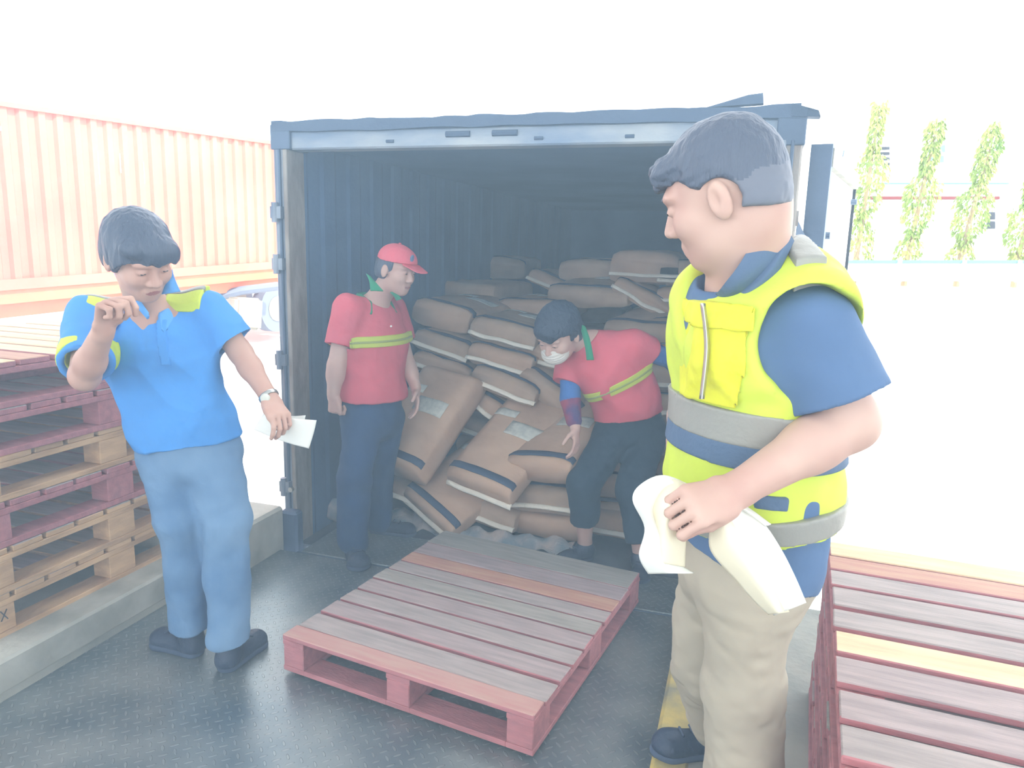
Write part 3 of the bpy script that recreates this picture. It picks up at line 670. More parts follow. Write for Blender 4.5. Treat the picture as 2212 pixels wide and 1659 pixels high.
SK = [  # px, py, Y, label, kwargs
 # left column
 (945, 712, 1.15, 'large brown sack on top of the left column beside the capped man', dict(yaw=R(-8), roll=R(7), Wd=.44, Ht=.17, Ln=.8, crepe=False, seed=1, lab=True)),
 (947, 768, 1.0, 'sack second from the top of the left column', dict(yaw=R(-8), roll=R(8), Wd=.42, Ht=.13, seed=2)),
 (945, 815, .95, 'sack third from the top of the left column', dict(yaw=R(-6), roll=R(9), Wd=.42, seed=3)),
 (950, 850, .98, 'flattened sack with a torn white corner, under three others in the left column', dict(yaw=R(-4), roll=R(5), Wd=.40, Ht=.10, seed=4)),
 (868, 1034, .42, 'full sack leaning steeply against the left column, two paper labels on it', dict(yaw=R(-22), pitch=R(44), roll=R(4), Wd=.42, Ht=.20, Ln=.70, lab=True, crepe=False, seed=5)),
 (862, 1082, .44, 'small sack end poking out under the steeply leaning sack, left', dict(yaw=R(-10), roll=R(3), Wd=.36, Ht=.10, seed=6, tape=False)),
 (925, 1128, .38, 'sack sliding down diagonally at the bottom left of the pile', dict(yaw=R(-34), pitch=R(26), roll=R(18), Wd=.44, Ht=.13, seed=7, lab=True)),
 # middle column
 (1080, 748, .95, 'sack on top of the middle column with a bright white seam', dict(yaw=R(-5), roll=R(6), Wd=.44, Ht=.15, seed=8, lab=True)),
 (1072, 800, .85, 'sack second from the top of the middle column', dict(yaw=R(-5), roll=R(7), Wd=.42, Ht=.13, seed=9)),
 (1080, 857, .75, 'sack with a long drooping white seam, third in the middle column', dict(yaw=R(-6), roll=R(12), Wd=.44, Ht=.13, seed=10)),
 (1050, 905, .80, 'short tilted sack wedged between the left and middle columns', dict(yaw=R(-10), roll=R(22), Wd=.30, Ht=.12, seed=11)),
 (1030, 952, .95, 'sack deep in the gap between the left and middle columns', dict(yaw=R(-10), roll=R(12), Wd=.32, seed=12, tape=False)),
 (1038, 1076, .34, 'big sack sloping down toward the pallet in the middle, shipping labels on its back', dict(yaw=R(-20), pitch=R(31), roll=R(5), Wd=.43, Ht=.15, Ln=.72, lab=True, seed=13)),
 (1035, 1137, .42, 'bottom sack in front of the pallet, plump with a white seam', dict(yaw=R(-8), roll=R(5), Wd=.42, Ht=.145, seed=14, tape=False, zmin=.02)),
 # column left of the bending worker
 (1178, 796, .95, 'sack right of the middle column, behind the bending worker\'s mask', dict(yaw=R(-5), roll=R(4), Wd=.40, Ht=.13, seed=15)),
 (1172, 872, .78, 'sack tipped sideways under the bending worker\'s head', dict(yaw=R(-10), roll=R(27), Wd=.42, Ht=.13, seed=16, crepe=False)),
 (1170, 1042, .36, 'sack by the bending worker\'s hand with a folded front flap', dict(yaw=R(-16), pitch=R(22), roll=R(-7), Wd=.42, Ht=.14, lab=True, seed=17, crepe=False)),
 (1176, 1112, .46, 'torn-fronted sack below the one the bending worker touches', dict(yaw=R(-4), roll=R(-3), Wd=.40, Ht=.15, seed=18)),
 (1180, 1166, .44, 'lowest sack just left of the bending worker\'s bare ankle', dict(yaw=R(-4), roll=R(-2), Wd=.44, Ht=.13, seed=19, tape=False, crepe=False, zmin=.02)),
 # behind and between the bending worker's legs
 (1318, 1035, .85, 'uppermost sack seen between the bending worker\'s legs', dict(yaw=R(4), Wd=.40, Ht=.13, seed=20, crepe=False)),
 (1322, 1082, .78, 'second sack down between the bending worker\'s legs', dict(yaw=R(4), Wd=.42, Ht=.14, seed=21, crepe=False)),
 (1325, 1138, .70, 'third sack down between the bending worker\'s legs, white seam showing', dict(yaw=R(5), roll=R(-4), Wd=.46, Ht=.14, seed=22)),
 (1335, 1192, .62, 'lowest sack between the bending worker\'s legs', dict(yaw=R(4), roll=R(5), Wd=.48, Ht=.13, seed=23, tape=False, zmin=.02)),
 (1240, 845, 1.1, 'sack hidden mostly by the bending worker\'s blue sleeve', dict(yaw=R(-5), Wd=.40, Ht=.13, seed=24)),
 (1250, 900, 1.0, 'sack behind the bending worker\'s forearm', dict(yaw=R(-5), Wd=.40, Ht=.13, seed=25)),
 (1428, 842, 1.05, 'rounded sack between the bending worker\'s back and the hi-vis vest', dict(yaw=R(2), Wd=.36, Ht=.14, seed=26, tape=False)),
 (1420, 900, 1.0, 'flat sack under the rounded one at the bending worker\'s waist', dict(yaw=R(2), Wd=.44, Ht=.13, seed=27)),
 # further back, upper layers
 (1075, 604, 3.1, 'lone sack highest at the back left of the pile', dict(yaw=R(2), Wd=.50, Ht=.19, seed=28, crepe=False)),
 (1185, 628, 2.3, 'thin tilted sack behind the top of the middle column', dict(yaw=R(-8), roll=R(16), Wd=.42, Ht=.11, seed=29)),
 (1278, 610, 2.1, 'dark-taped sack in the back row, left of the pillow-shaped one', dict(yaw=R(3), Wd=.50, Ht=.16, seed=30, crepe=False)),
 (1390, 613, 1.9, 'pillow-shaped sack in the back row with a crooked white seam', dict(yaw=R(0), Wd=.48, Ht=.22, seed=31, tape=False)),
 (1490, 620, 1.9, 'sack in the back row beside the vest wearer\'s chin', dict(yaw=R(0), Wd=.44, Ht=.17, seed=32)),
 (1140, 690, 1.75, 'sack lying with its label up behind the middle column', dict(yaw=R(-4), Wd=.50, Ht=.14, Ln=.7, lab=True, seed=33)),
 (1265, 665, 1.75, 'dark shaded sack lying flat above the bending worker\'s head', dict(yaw=R(-12), pitch=R(8), Wd=.62, Ht=.14, lab=True, seed=34, crepe=False)),
 (1385, 668, 1.7, 'sack slanting down behind the bending worker\'s shoulder', dict(yaw=R(0), roll=R(26), Wd=.50, Ht=.12, seed=35)),
 (1385, 745, 1.45, 'sack with a label just above the bending worker\'s back', dict(yaw=R(-18), pitch=R(10), Wd=.56, Ht=.14, lab=True, seed=36, crepe=False)),
 (1480, 668, 1.75, 'narrow sack end next to the vest\'s collar', dict(yaw=R(0), Wd=.40, Ht=.14, seed=37)),
 (1470, 740, 1.5, 'sack partly behind the vest\'s chest pocket', dict(yaw=R(-5), Wd=.46, Ht=.14, seed=38)),
 (1460, 800, 1.3, 'sack behind the blue sleeve of the bending worker, right', dict(yaw=R(0), Wd=.46, Ht=.14, seed=39)),
 (1000, 650, 2.0, 'shaded sack behind the large top sack of the left column', dict(yaw=R(-10), Wd=.55, Ht=.14, seed=40, crepe=False, tape=False)),
]
for px, py, Y, lb, kw in SK: sack(px, py, Y, lb, **kw)
# hidden lower layers carry the pile (plain sacks further in)
for r in range(3):
    Yr = 1.45+r*.72; top = (.62, 1.02, 1.12)[r]
    for c in range(4):
        z = 0.005
        while z < top-.1:
            p = np.array([-.62+c*.47, Yr, z]); 
            t = empty('paper_sack', p, label='unlabelled sack buried in the inner rows of the pile', cat='sack', group='brown paper sacks in the inner rows'); 
            if r == 0 and c == 0 and z < .02: base_me = sack_mesh(.68, .44, .135, 99)[0]
            o = bpy.data.objects.new('sack_body', base_me); COL.objects.link(o); o.parent = t
            if not base_me.materials: base_me.materials.append(MT['kraft_b'])
            z += .143

# striped woven sheet crumpled under the pile
def sheet(name, pts, D_w, m, label, seed, cat='plastic sheet'):
    V = []; F = []; n = len(pts)
    nz = 7
    for i, p in enumerate(pts):
        for j in range(nz):
            t = j/(nz-1); q = np.array(p)+np.array([0, D_w*t, 0]); k = RNG.normal(size=3)*.012; h = .045*math.sin(t*math.pi)+.02*math.sin(i*1.3+j)
            q = q+np.array([k[0], k[1], max(.004-q[2], h+abs(k[2])-.0)]); V.append(q)
    for i in range(n-1):
        for j in range(nz-1): F.append((i*nz+j, (i+1)*nz+j, (i+1)*nz+j+1, i*nz+j+1))
    me = bpy.data.meshes.new(name); me.from_pydata([tuple(v) for v in V], [], F); me.update()
    o = link(name, me, m, label=label, cat=cat); s = o.modifiers.new('s', 'SUBSURF'); s.levels = s.render_levels = 1; so = o.modifiers.new('t', 'SOLIDIFY'); so.thickness = .003; return o
a, b = atz(700, 1138, .01), atz(1120, 1190, .01)
def lin(a, b, n): return [a+(b-a)*i/(n-1) for i in range(n)]
sheet('woven_sheet', lin(atz(812, 1135, .01), atz(960, 1160, .01), 16), .28, MT['tarp'], 'crumpled striped woven plastic sheet under the sacks behind the capped man', 1)
sheet('woven_sheet', lin(atz(985, 1168, .01), atz(1230, 1205, .01), 22), .16, MT['tarp'], 'strip of striped woven sheet between the middle pallet and the bottom sacks', 2)
S = SDF(.006); c = atz(705, 1135, .0)
S.ell(c+(0, .1, .06), (.06, .06, .07)).ell(c+(.06, .12, .05), (.05, .05, .05)).ell(c+(.05, .1, .10), (.035, .04, .05)); S.plane((0, 0, .004), (0, 0, -1))
sdfo('plastic_bundle', S, MT['tarp'], wr=lambda V: vnoise(V, 30, 4)*.02, label='crumpled striped plastic bundle on the floor left of the capped man', cat='plastic bundle')

# ------------------------------------------------------------------ people
def head(S, c, A, s=1.0, ears=True, neck=None, nr=.055, jaw=1.0):
    """c centre, A rows right, forward, up"""
    g = lambda x, y, z: c+(A[0]*x+A[1]*y+A[2]*z)*s
    e = lambda p, r, k=.02, mode='u': S.ell(g(*p), [q*s for q in r], A, k*s, mode)
    e((0, -.012, .035), (.076, .094, .084)); e((0, .022, -.030), (.060*jaw, .066, .078), .03)
    e((0, .060, -.088), (.026, .024, .020), .03); e((0, .020, -.070), (.050*jaw, .050, .034), .03)
    e((-.036, .058, -.022), (.026, .026, .024), .025); e((.036, .058, -.022), (.026, .026, .024), .025)
    e((0, .076, .032), (.056, .018, .013), .02)
    S.cap(g(0, .086, .014), g(0, .104, -.022), .007*s, .0115*s, .012*s); e((-.013, .094, -.028), (.009, .010, .008), .008); e((.013, .094, -.028), (.009, .010, .008), .008)
    for q in (-1, 1):
        e((q*.031, .099, .010), (.017, .013, .010), .012, 's'); e((q*.031, .078, .009), (.0135, .0135, .010), .004)
    S.cap(g(-.018, .083, -.055), g(.018, .083, -.055), .0075*s, k=.008*s); S.cap(g(-.014, .081, -.067), g(.014, .081, -.067), .008*s, k=.008*s)
    S.cap(g(-.02, .094, -.061), g(.02, .094, -.061), .0022*s, k=.003*s, mode='s')
    if ears:
        for q in (-1, 1):
            e((q*.080, -.008, -.004), (.010, .019, .033), .008); e((q*.090, -.001, .0), (.007, .009, .018), .005, 's')
    if neck is not None: S.cap(g(0, -.025, -.055), neck, nr*.98, nr*1.08, .025)
    return g
def hair(g, A, s, line, res=.0045, back=-.075, vol=1.0, front=.10, bangs=None, extra=None):
    S = SDF(res); e = lambda p, r, k=.012, mode='u': S.ell(g(*p), [q*s for q in r], A, k*s, mode)
    e((0, -.015, .042), (.084*vol, .103*vol, .089*vol)); e((0, -.045, -.015), (.078*vol, .066*vol, .070), .03)
    if bangs:
        for p, r in bangs: e(p, r, .02)
    if extra: extra(S, e)
    f0 = g(0, 0, 0)
    # open the face and the ears
    def cut(P):
        q = (P-f0)@A.T/s; x, y, z = q[:, 0], q[:, 1], q[:, 2]
        return line(x, y, z)*s
    S.func(cut, .006)
    return S
def finger(S, p, d, nrm, lens, bends, r, k=.004):
    """p base; d direction; nrm palm-side direction the finger bends toward"""
    d = N(d); nrm = N(nrm-d*(nrm@d)); rr = r
    for Lf, b in zip(lens, bends):
        c_, s_ = math.cos(b), math.sin(b); d, nrm = d*c_+nrm*s_, nrm*c_-d*s_
        q = p+d*Lf; S.cap(p, q, rr, rr*.93, k); p = q; rr *= .93
    return p
def hand(S, w, d, palm, th, curl=(.5, .6, .6, .7), tcurl=.5, s=1.0, tdir=None, r=.0088):
    """w wrist; d towards the fingers; palm: direction the palm faces; th: direction of the thumb side"""
    d = N(d); palm = N(palm-d*(palm@d)); th = N(th-d*(th@d)-palm*(th@palm))
    kn = w+d*.092*s
    S.ecap(w-d*.02, w+d*.02*s, th, (.026*s, .020*s), (.030*s, .017*s), .015)
    S.ecap(w+d*.02*s, kn-d*.010*s, th, (.032*s, .016*s), (.040*s, .0135*s), .012)
    S.ell(w+d*.040*s+th*.020*s+palm*.010*s, (.020*s,)*3, None, .012)
    tips = []
    for i, (off, ln) in enumerate(((.030, .92), (.010, 1.0), (-.0105, .94), (-.0295, .76))):
        c = curl[i]; fan = off*1.6
        tips.append(finger(S, kn+th*off*s-d*abs(off)*.15*s, d+th*fan, palm, [.043*s*ln, .027*s*ln, .021*s*ln], [c, c*1.25, c*.8], r*s*(1.0 if i < 3 else .9)))
    td = N(d*.55+th*.85+palm*.35) if tdir is None else N(tdir)
    b0 = w+d*.022*s+th*.026*s
    S.cap(b0, b0+td*.042*s, .0135*s, .0115*s, .010)
    finger(S, b0+td*.042*s, td+d*.3, (palm*.5-th*.5+d*.3), [.031*s, .025*s], [tcurl*.6, tcurl], .0105*s)
    return tips
def arm(S, sh, el, wr, rs=.046, re=.038, rw=.026, k=.02):
    S.cap(sh, el, rs, re, k); S.cap(el, el+(wr-el)*.35, re, re*.98, .02); S.cap(el+(wr-el)*.3, wr, re*.98, rw, .02)
def shoe(name, ank, heel, toe, w=.048, parent=None, zf=0.0, h=.10):
    S = SDF(.005); heel = np.array(heel, float); toe = np.array(toe, float); d = N(toe-heel); sd = np.cross(d, (0, 0, 1))
    up = np.array([0, 0, 1.0])
    S.ecap(heel+d*.035+up*.035, toe-d*.05+up*.03, sd, (w*.78, .042), (w*1.02, .034), .02)
    S.ell(toe-d*.055+up*.034, (w*.98, .056, .036), np.array([sd, d, up]), .02); S.cap(heel+d*.045+up*.05, ank, .043, .047, .03)
    S.plane(toe*0+np.array([0, 0, zf+.022]), -up)
    o = sdfo(name, S, MT['shoe'], parent)
    S2 = SDF(.005); S2.ecap(heel+d*.035+up*.012, toe-d*.05+up*.012, sd, (w*.84, .03), (w*1.08, .03), .02); S2.ell(toe-d*.055+up*.012, (w*1.03, .06, .03), np.array([sd, d, up]), .02)
    S2.plane(np.array([0, 0, zf+.024]), up).plane(np.array([0, 0, zf+.0005]), -up)
    so = sdfo('sole', S2, MT['sole'], None)
    so.data.transform(Matrix.Translation(-Vector([float(x) for x in (parent.location if parent else (0, 0, 0))]))); so.parent = o
    lc = SDF(.004)
    for t in (.42, .54, .66):
        c = heel*(1-t)+toe*t+up*(.085-.05*(t-.4)); lc.cap(c-sd*.02, c+sd*.02, .0045)
    S_ = sdfo('laces', lc, MT['sole'], None); S_.data.transform(Matrix.Translation(-Vector([float(x) for x in (parent.location if parent else (0, 0, 0))]))); S_.parent = o
    return o
X3 = np.array([1.0, 0, 0]); Y3 = np.array([0, 1.0, 0]); Z3 = np.array([0, 0, 1.0])
RTH = N([RT[0], RT[1], 0])          # to the right in the photo, level
TC = -FH                            # towards the camera, level
def person(root_xy, z, label): return empty('person', (root_xy[0], root_xy[1], z), label=label, cat='person')

def torso_only(Q, a, b, w):
    a = np.array(a); b = np.array(b); ab = b-a
    def f(P):
        t = np.clip(((P-a)@ab)/(ab@ab), 0, 1); return np.sqrt((((P-a)-t[:, None]*ab)**2).sum(1))-w
    Q.ops.append((f, None, None, 0, 'i')); return Q
def drape(name, grid, m, parent=None, th=.0012, sub=3, **k):
    """grid: rows of 3-D points -> smooth thin sheet"""
    G_ = np.array(grid, float)
    def up(G, n):
        k0 = np.arange(G.shape[0]); t = np.linspace(0, G.shape[0]-1, (G.shape[0]-1)*n+1); out = []
        for q in t:
            i = min(int(q), G.shape[0]-2); f = q-i; p0 = G[max(i-1, 0)]; p1 = G[i]; p2 = G[i+1]; p3 = G[min(i+2, G.shape[0]-1)]
            out.append(.5*((2*p1)+(-p0+p2)*f+(2*p0-5*p1+4*p2-p3)*f*f+(-p0+3*p1-3*p2+p3)*f**3))
        return np.array(out)
    G_ = up(G_, 6); G_ = up(G_.transpose(1, 0, 2), 6).transpose(1, 0, 2)
    a, b = G_.shape[:2]; off = np.array(parent.location) if parent else 0
    V = (G_.reshape(-1, 3)-off).tolist(); F = [(i*b+j, (i+1)*b+j, (i+1)*b+j+1, i*b+j+1) for i in range(a-1) for j in range(b-1)]
    me = bpy.data.meshes.new(name); me.from_pydata(V, [], F); me.update(); me.polygons.foreach_set('use_smooth', [True]*len(me.polygons))
    o = link(name, me, m, parent, **k); s = o.modifiers.new('s', 'SOLIDIFY'); s.thickness = th; return o
def leaf(pts, hs, m, parent, name='collar', th=.007):
    """a collar leaf: two edges of photo points with their distances"""
    a, b = pts; rows = []
    for (p, q), h in zip(zip(a, b), hs): rows.append([at(*p, h+.006), at((p[0]+q[0])/2, (p[1]+q[1])/2, h-.006), at(*q, h)])
    return drape(name, rows, MT[m], parent, th=th)
# ---- man in the bright blue polo
P1 = person((-.88, -1.05), 0, 'man in bright blue polo and faded jeans, fist raised, holding papers by the pallet stack')
hc = at(300, 556, 2.44); A = frame(RTH*.70+TC*.50-Z3*.52, Z3+TC*.15-RTH*.06)
shR = at(196, 690, 2.60); shL = at(452, 668, 2.66); elR = at(183, 812, 2.36); wrR = at(224, 712, 2.22); elL = at(520, 762, 2.66); wrL = at(584, 862, 2.56)
nk = at(322, 668, 2.60); chest = at(335, 745, 2.62); waist = at(392, 905, 2.66); hip = at(412, 968, 2.68)
S = SDF(.004)
g = head(S, hc, A, 1.17, neck=nk+Z3*(-.02), nr=.060)
S.ecap(nk-Z3*.10, waist, RTH, (.15, .09), (.15, .10), .05); S.cap(shR, shL, .055, .055, .05)
arm(S, shR, elR, wrR, .052, .046, .030); arm(S, shL, elL, wrL, .050, .041, .029)
fdir = N(at(238, 645, 2.18)-wrR)
hand(S, wrR, fdir, RTH*.75+TC*.3, RTH*.25-TC*.5+Z3*.3, curl=(.95, 1.15, 1.25, 1.3), tcurl=.5, s=1.18, tdir=RTH*.55+Z3*.6+TC*.4)
ldir = N(at(606, 898, 2.50)-wrL)
hand(S, wrL, ldir, -TC*.2-RTH*.2-Z3*.1, TC*.9, curl=(.55, .65, .75, .8), tcurl=.7, s=1.05, tdir=ldir*.8+TC*.4-RTH*.1)
lipc = g(0, .09, -.061)
sdfo('body', S, [MT['skin_a'], MT['lip']], P1, regions=[(1, lambda C: (((C-lipc)@A.T/np.array([.024, .012, .008]))**2).sum(1) < 1)])
def bangline(x, y, z):   # negative = hair stays
    ln = np.clip((y-.005)/.055, 0, 1)*.068-.038+.006*np.sin(x*130)*(y > .03)
    ln = np.where(y < -.04, -.060, ln); return ln-z
Sh = hair(g, A, 1.17, bangline, vol=1.06, bangs=[((-.02, .070, .060), (.055, .035, .040)), ((-.05, .05, .030), (.034, .04, .038)), ((.06, .03, .01), (.026, .05, .05)), ((-.06, .0, -.0), (.03, .05, .05)), ((.045, .055, .075), (.035, .035, .025))])
sdfo('hair', Sh, MT['hair'], P1, wr=lambda V: vnoise(V@A.T*np.array([90, 90, 12])/30, 30, 2)*.005)
for q in (-1, 1):
    Se = SDF(.003); Se.ell(g(q*.031, .0895, .0075), (.011, .003, .0035), A); sdfo('eye', Se, MT['eye'], P1)
# jeans
knR = at(392, 1128, 2.62); anR = at(408, 1278, 2.68); knL = at(486, 1128, 2.62); anL = at(493, 1312, 2.60)
hR = at(362, 985, 2.68); hL = at(458, 972, 2.68)
S = SDF(.006); S.ecap(waist-Z3*.0, hip-Z3*.03, RTH, (.165, .12), (.185, .13), .04)
S.cap(hR, knR, .108, .086, .03); S.ccap(knR, np.array([anR[0], anR[1], .125]), .084, .078, .03); S.cap(hL, knL, .108, .086, .03); S.ccap(knL, np.array([anL[0], anL[1], .105]), .084, .080, .03)
def ridge(V, sc, seed): return .5-2*np.abs(vnoise(V, sc, seed))
FM = np.array([[1, 0, .35], [0, 1, .2], [-.4, .2, 1.1]])
fold = lambda V: vnoise(V@FM, 9, 3)*.018+ridge(V@FM, 7, 4)*.008+vnoise(V@FM, 24, 5)*.006
sdfo('jeans', S, MT['jeans'], P1, wr=fold)
gz = lambda x, y, z=0: atz(x, y, z)
tR, hR_ = gz(352, 1392), gz(412, 1330); 
shoe('shoe', np.array([anR[0], anR[1], .11]), np.array([anR[0], anR[1], 0])+N(np.array([anR[0], anR[1], 0])-tR)*.05, np.array([anR[0], anR[1], 0])-N(np.array([anR[0], anR[1], 0])-tR)*.21, parent=P1)
tL = gz(532, 1412); aL = np.array([anL[0], anL[1], 0]); shoe('shoe', aL+Z3*.11, aL+N(aL-tL)*.06, aL-N(aL-tL)*.20, parent=P1)
# polo
def tshirt(h, grow=0):
    S = SDF(h)
    S.ecap(nk-Z3*.085, chest+Z3*-.02, RTH-Z3*.02, (.165, .085), (.20, .115), .05); S.ecap(chest-Z3*.02, waist, RTH-Z3*.03, (.195, .12), (.19, .135), .05); S.ecap(waist, hip+Z3*.015, RTH, (.19, .135), (.195, .145), .03)
    S.cap(shR+RTH*.03, shL-RTH*.03, .065, .065, .06); S.cap(nk-Z3*.03, nk-Z3*.10, .065, .09, .05)
    S.ccap(shR, shR+(elR-shR)*.80, .080, .084, .03); S.ccap(shL, shL+(elL-shL)*.74, .078, .082, .03)
    S.off_here(grow)
    hemn = N(-Z3+RTH*.13); S.plane(at(405, 962, 2.6), hemn)
    dR = N(elR-shR); S.plane(shR+(elR-shR)*.80, dR) if False else None
    return S
S = tshirt(.0045)
endR = shR+(elR-shR)*.80; endL = shL+(elL-shL)*.74; dR, dL = N(elR-shR), N(elL-shL)
# flat cuffs: cut only near each sleeve end
S.ccap(endR-dR*.04, endR+dR*.012, .064, .070, 0, 's'); S.ccap(endL-dL*.04, endL+dL*.012, .062, .068, 0, 's')
fr = N(TC+RTH*.05); S.cap(nk+fr*.03+Z3*.03, nk+Z3*.12, .062, .09, .01, 's'); S.ecap(nk+fr*.12+Z3*.03, nk+fr*.17-Z3*.10+RTH*.02, RTH, (.055, .06), (.006, .06), .008, 's')
base1 = S.copy()
shirt1 = sdfo('polo_shirt', S, MT['blue_shirt'], P1, wr=lambda V: vnoise(V@np.array([[1, 0, .3], [0, 1, 0], [.5, 0, .5]]), 9, 12)*.02+ridge(V@np.array([[1, 0, -.3], [0, 1, 0], [.6, 0, .55]]), 8, 14)*.012+vnoise(V, 22, 3)*.006)
# hi-vis patches
for nm, c, n, w, m, c2, n2, w2 in ((('shoulder_patch', shL*.55+nk*.45+Z3*.05, RTH, .085, 'hi_yellow', shL*.5+nk*.5+Z3*.05, TC, .05)), ('shoulder_patch', shR*.72+nk*.28+Z3*.05, RTH, .065, 'hi_yellow', shR+Z3*.05, TC, .06)):
    Q = base1.copy(.004).off_here(.006); Q.slab(c, n, w).slab(c2, n2, w2).plane(c-Z3*.055, -Z3); o = sdfo(nm, Q, MT[m], P1)
    Q = base1.copy(.004).off_here(.009); Q.slab(c, n, w).slab(c2, n2, .014).plane(c-Z3*.055, -Z3); o2 = sdfo('reflective_strip', Q, MT['reflect'], P1, label='silver reflective strip')
Q = base1.copy(.004).off_here(.006); cc = endR-dR*.045; Q.slab(cc, dR, .032); torso_only(Q, cc-dR*.05, cc+dR*.05, .100); sdfo('sleeve_band', Q, MT['hi_yellow'], P1, label='yellow-green band round the sleeve')
# collar and placket
def collar(nk, r, h, fr, m, parent, tilt=.3, gap=.5, lo=-.02, th=.006, dx=0):
    V = []; F = []; n = 36
    rt = N(np.cross(fr, Z3)); up = N(Z3-fr*tilt*.4)
    for k in range(n+1):
        a = gap+(2*math.pi-2*gap)*k/n; dr = fr*math.cos(a)+rt*math.sin(a); pt = abs(math.cos(a/2))**6
        for (rr, z) in ((r*.98, lo), (r*.96, lo+h), (r*1.04, lo+h+.004), (r*1.36+.02*pt, lo+h*.12-.055*pt), (r*1.33+.02*pt, lo+h*.10-.055*pt), (r*1.02, lo+h-.008)):
            V.append(nk+dr*rr+up*z-Z3*.055*max(0, math.cos(a))*1.0+fr*.012*math.cos(a))
    for k in range(n):
        for j in range(6): F.append((k*6+j, k*6+(j+1) % 6, (k+1)*6+(j+1) % 6, (k+1)*6+j))
    F.append(tuple(range(6))[::-1]); F.append(tuple(n*6+j for j in range(6)))
    me = bpy.data.meshes.new('collar'); me.from_pydata([tuple(np.array(v)-np.array(parent.location)) for v in V], [], F); me.update(); me.polygons.foreach_set('use_smooth', [True]*len(me.polygons))
    o = link('collar', me, MT[m], parent); s = o.modifiers.new('s', 'SUBSURF'); s.levels = s.render_levels = 1; return o
collar(nk+Z3*.01, .080, .045, fr, 'blue_collar', P1, gap=.75)
leaf(([(372, 583), (378, 604), (390, 630)], [(357, 600), (352, 618), (350, 636)]), (2.50, 2.485, 2.48), 'blue_collar', P1)
leaf(([(246, 590), (262, 622), (285, 652), (318, 690)], [(268, 600), (282, 620), (300, 645), (322, 676)]), (2.53, 2.50, 2.49, 2.485), 'blue_collar', P1)
Q = base1.copy(.004).off_here(.0025); Q.slab(at(348, 740, 2.5), N(RTH+Z3*.12), .015).plane(at(345, 692, 2.5), Z3).plane(at(350, 790, 2.5), -Z3).plane(nk, FH); sdfo('placket', Q, MT['blue_shirt'], P1)
# watch
Q = SDF(.0035); wd = N(wrL-elL); wc = wrL-wd*.012; Q.cap(wc-wd*.008, wc+wd*.008, .0365).cap(wc-wd*.03, wc+wd*.03, .029, k=0, mode='s').slab(wc, wd, .008); wo = sdfo('wristwatch', Q, MT['metal'], P1)
Q = SDF(.003); Q.ecap(wc+TC*.034-RTH*.0, wc+TC*.042, wd, (.018, .018), (.016, .016), ends=.4); sdfo('watch_face', Q, MT['label'], P1)

# papers he holds
pp = empty('paper_sheets', wrL-Z3*.1, label='folded white paper sheets in the left hand of the man in blue', cat='paper')
H1 = 2.555
drape('sheet', [[at(572, 888, H1), at(620, 902, H1-.02), at(684, 908, H1)], [at(560, 908, H1), at(612, 932, H1-.015), at(677, 938, H1)], [at(548, 928, H1), at(606, 952, H1), at(667, 969, H1)]], MT['paper'], pp)
drape('sheet', [[at(590, 885, H1+.05), at(625, 898, H1+.05), at(660, 897, H1+.04)], [at(575, 905, H1+.03), at(620, 920, H1+.03), at(655, 925, H1+.03)], [at(560, 925, H1+.02), at(606, 945, H1+.03), at(650, 955, H1+.03)]], MT['paper'], pp)

# ---- man in the red cap
P2 = person((-.72, .08), 0, 'man in red cap and coral polo with green collar standing at the left container wall')
hc = at(856, 585, 3.74); A = frame(RTH*.80+TC*.48-Z3*.22, Z3+RTH*.06); s_ = 1.02
shR = at(752, 668, 3.68); shL = at(846, 668, 3.98); elR = at(727, 790, 3.62); wrR = at(720, 852, 3.62); elL = at(882, 790, 3.98); wrL = at(898, 838, 3.90)
nk = at(808, 650, 3.80); chest = at(803, 735, 3.80); waist = at(805, 850, 3.80); hip = at(805, 905, 3.80); fr = N(RTH*.75+TC*.65); sd = np.cross(fr, Z3)
S = SDF(.005); g = head(S, hc, A, s_, neck=nk-Z3*.02, nr=.058)
S.ecap(nk-Z3*.1, waist, sd, (.15, .09), (.15, .10), .05); S.cap(shR, shL, .055, .055, .05)
arm(S, shR, elR, wrR, .052, .045, .031); arm(S, shL, elL, wrL, .048, .040, .029)
hand(S, wrR, -Z3+fr*.05, N(shL-shR), fr, curl=(1.15, 1.3, 1.35, 1.4), tcurl=.8, s=1.0, tdir=-Z3*.8+fr*.3)
hand(S, wrL, N(at(902, 880, 3.86)-wrL), N(shR-shL)*.6-fr*.5, fr, curl=(.25, .3, .35, .4), tcurl=.3, s=1.0)
lipc2 = g(0, .09, -.061); A2 = A
sdfo('body', S, [MT['skin_b'], MT['lip']], P2, regions=[(1, lambda C: (((C-lipc2)@A2.T/np.array([.022, .012, .008]))**2).sum(1) < 1)])
for q in (-1, 1):
    Se = SDF(.003); Se.ell(g(q*.031, .0895, .0075), (.011, .003, .0035), A); sdfo('eye', Se, MT['eye'], P2)
Sh = hair(g, A, s_, lambda x, y, z: np.maximum(np.maximum(y-.03, -.05-z), z-.05), res=.005, vol=.99); sdfo('hair', Sh, MT['hair'], P2)
S = SDF(.005); S.ell(g(0, -.010, .052), (.087, .104, .082), A, .01).ell(g(0, .04, .05), (.07, .05, .055), A, .03); S.plane(g(0, 0, .046), -(A[2]+A[1]*-.10)); cap_ = sdfo('cap', S, MT['red_cap'], P2)
S = SDF(.004); S.ecap(g(0, .085, .050), g(0, .150, .036), A[0], (.070, .0055), (.052, .005), .01, ends=4.5); sdfo('brim', S, MT['red_cap'], P2)
S = SDF(.003); S.ell(g(.012, .090, .085), (.014, .006, .020), A); sdfo('cap_badge', S, MT['navy'], P2, label='small dark emblem on the front')
S = SDF(.003); S.ell(g(0, -.01, .135), (.008, .008, .004), A); sdfo('cap_button', S, MT['red_cap'], P2)
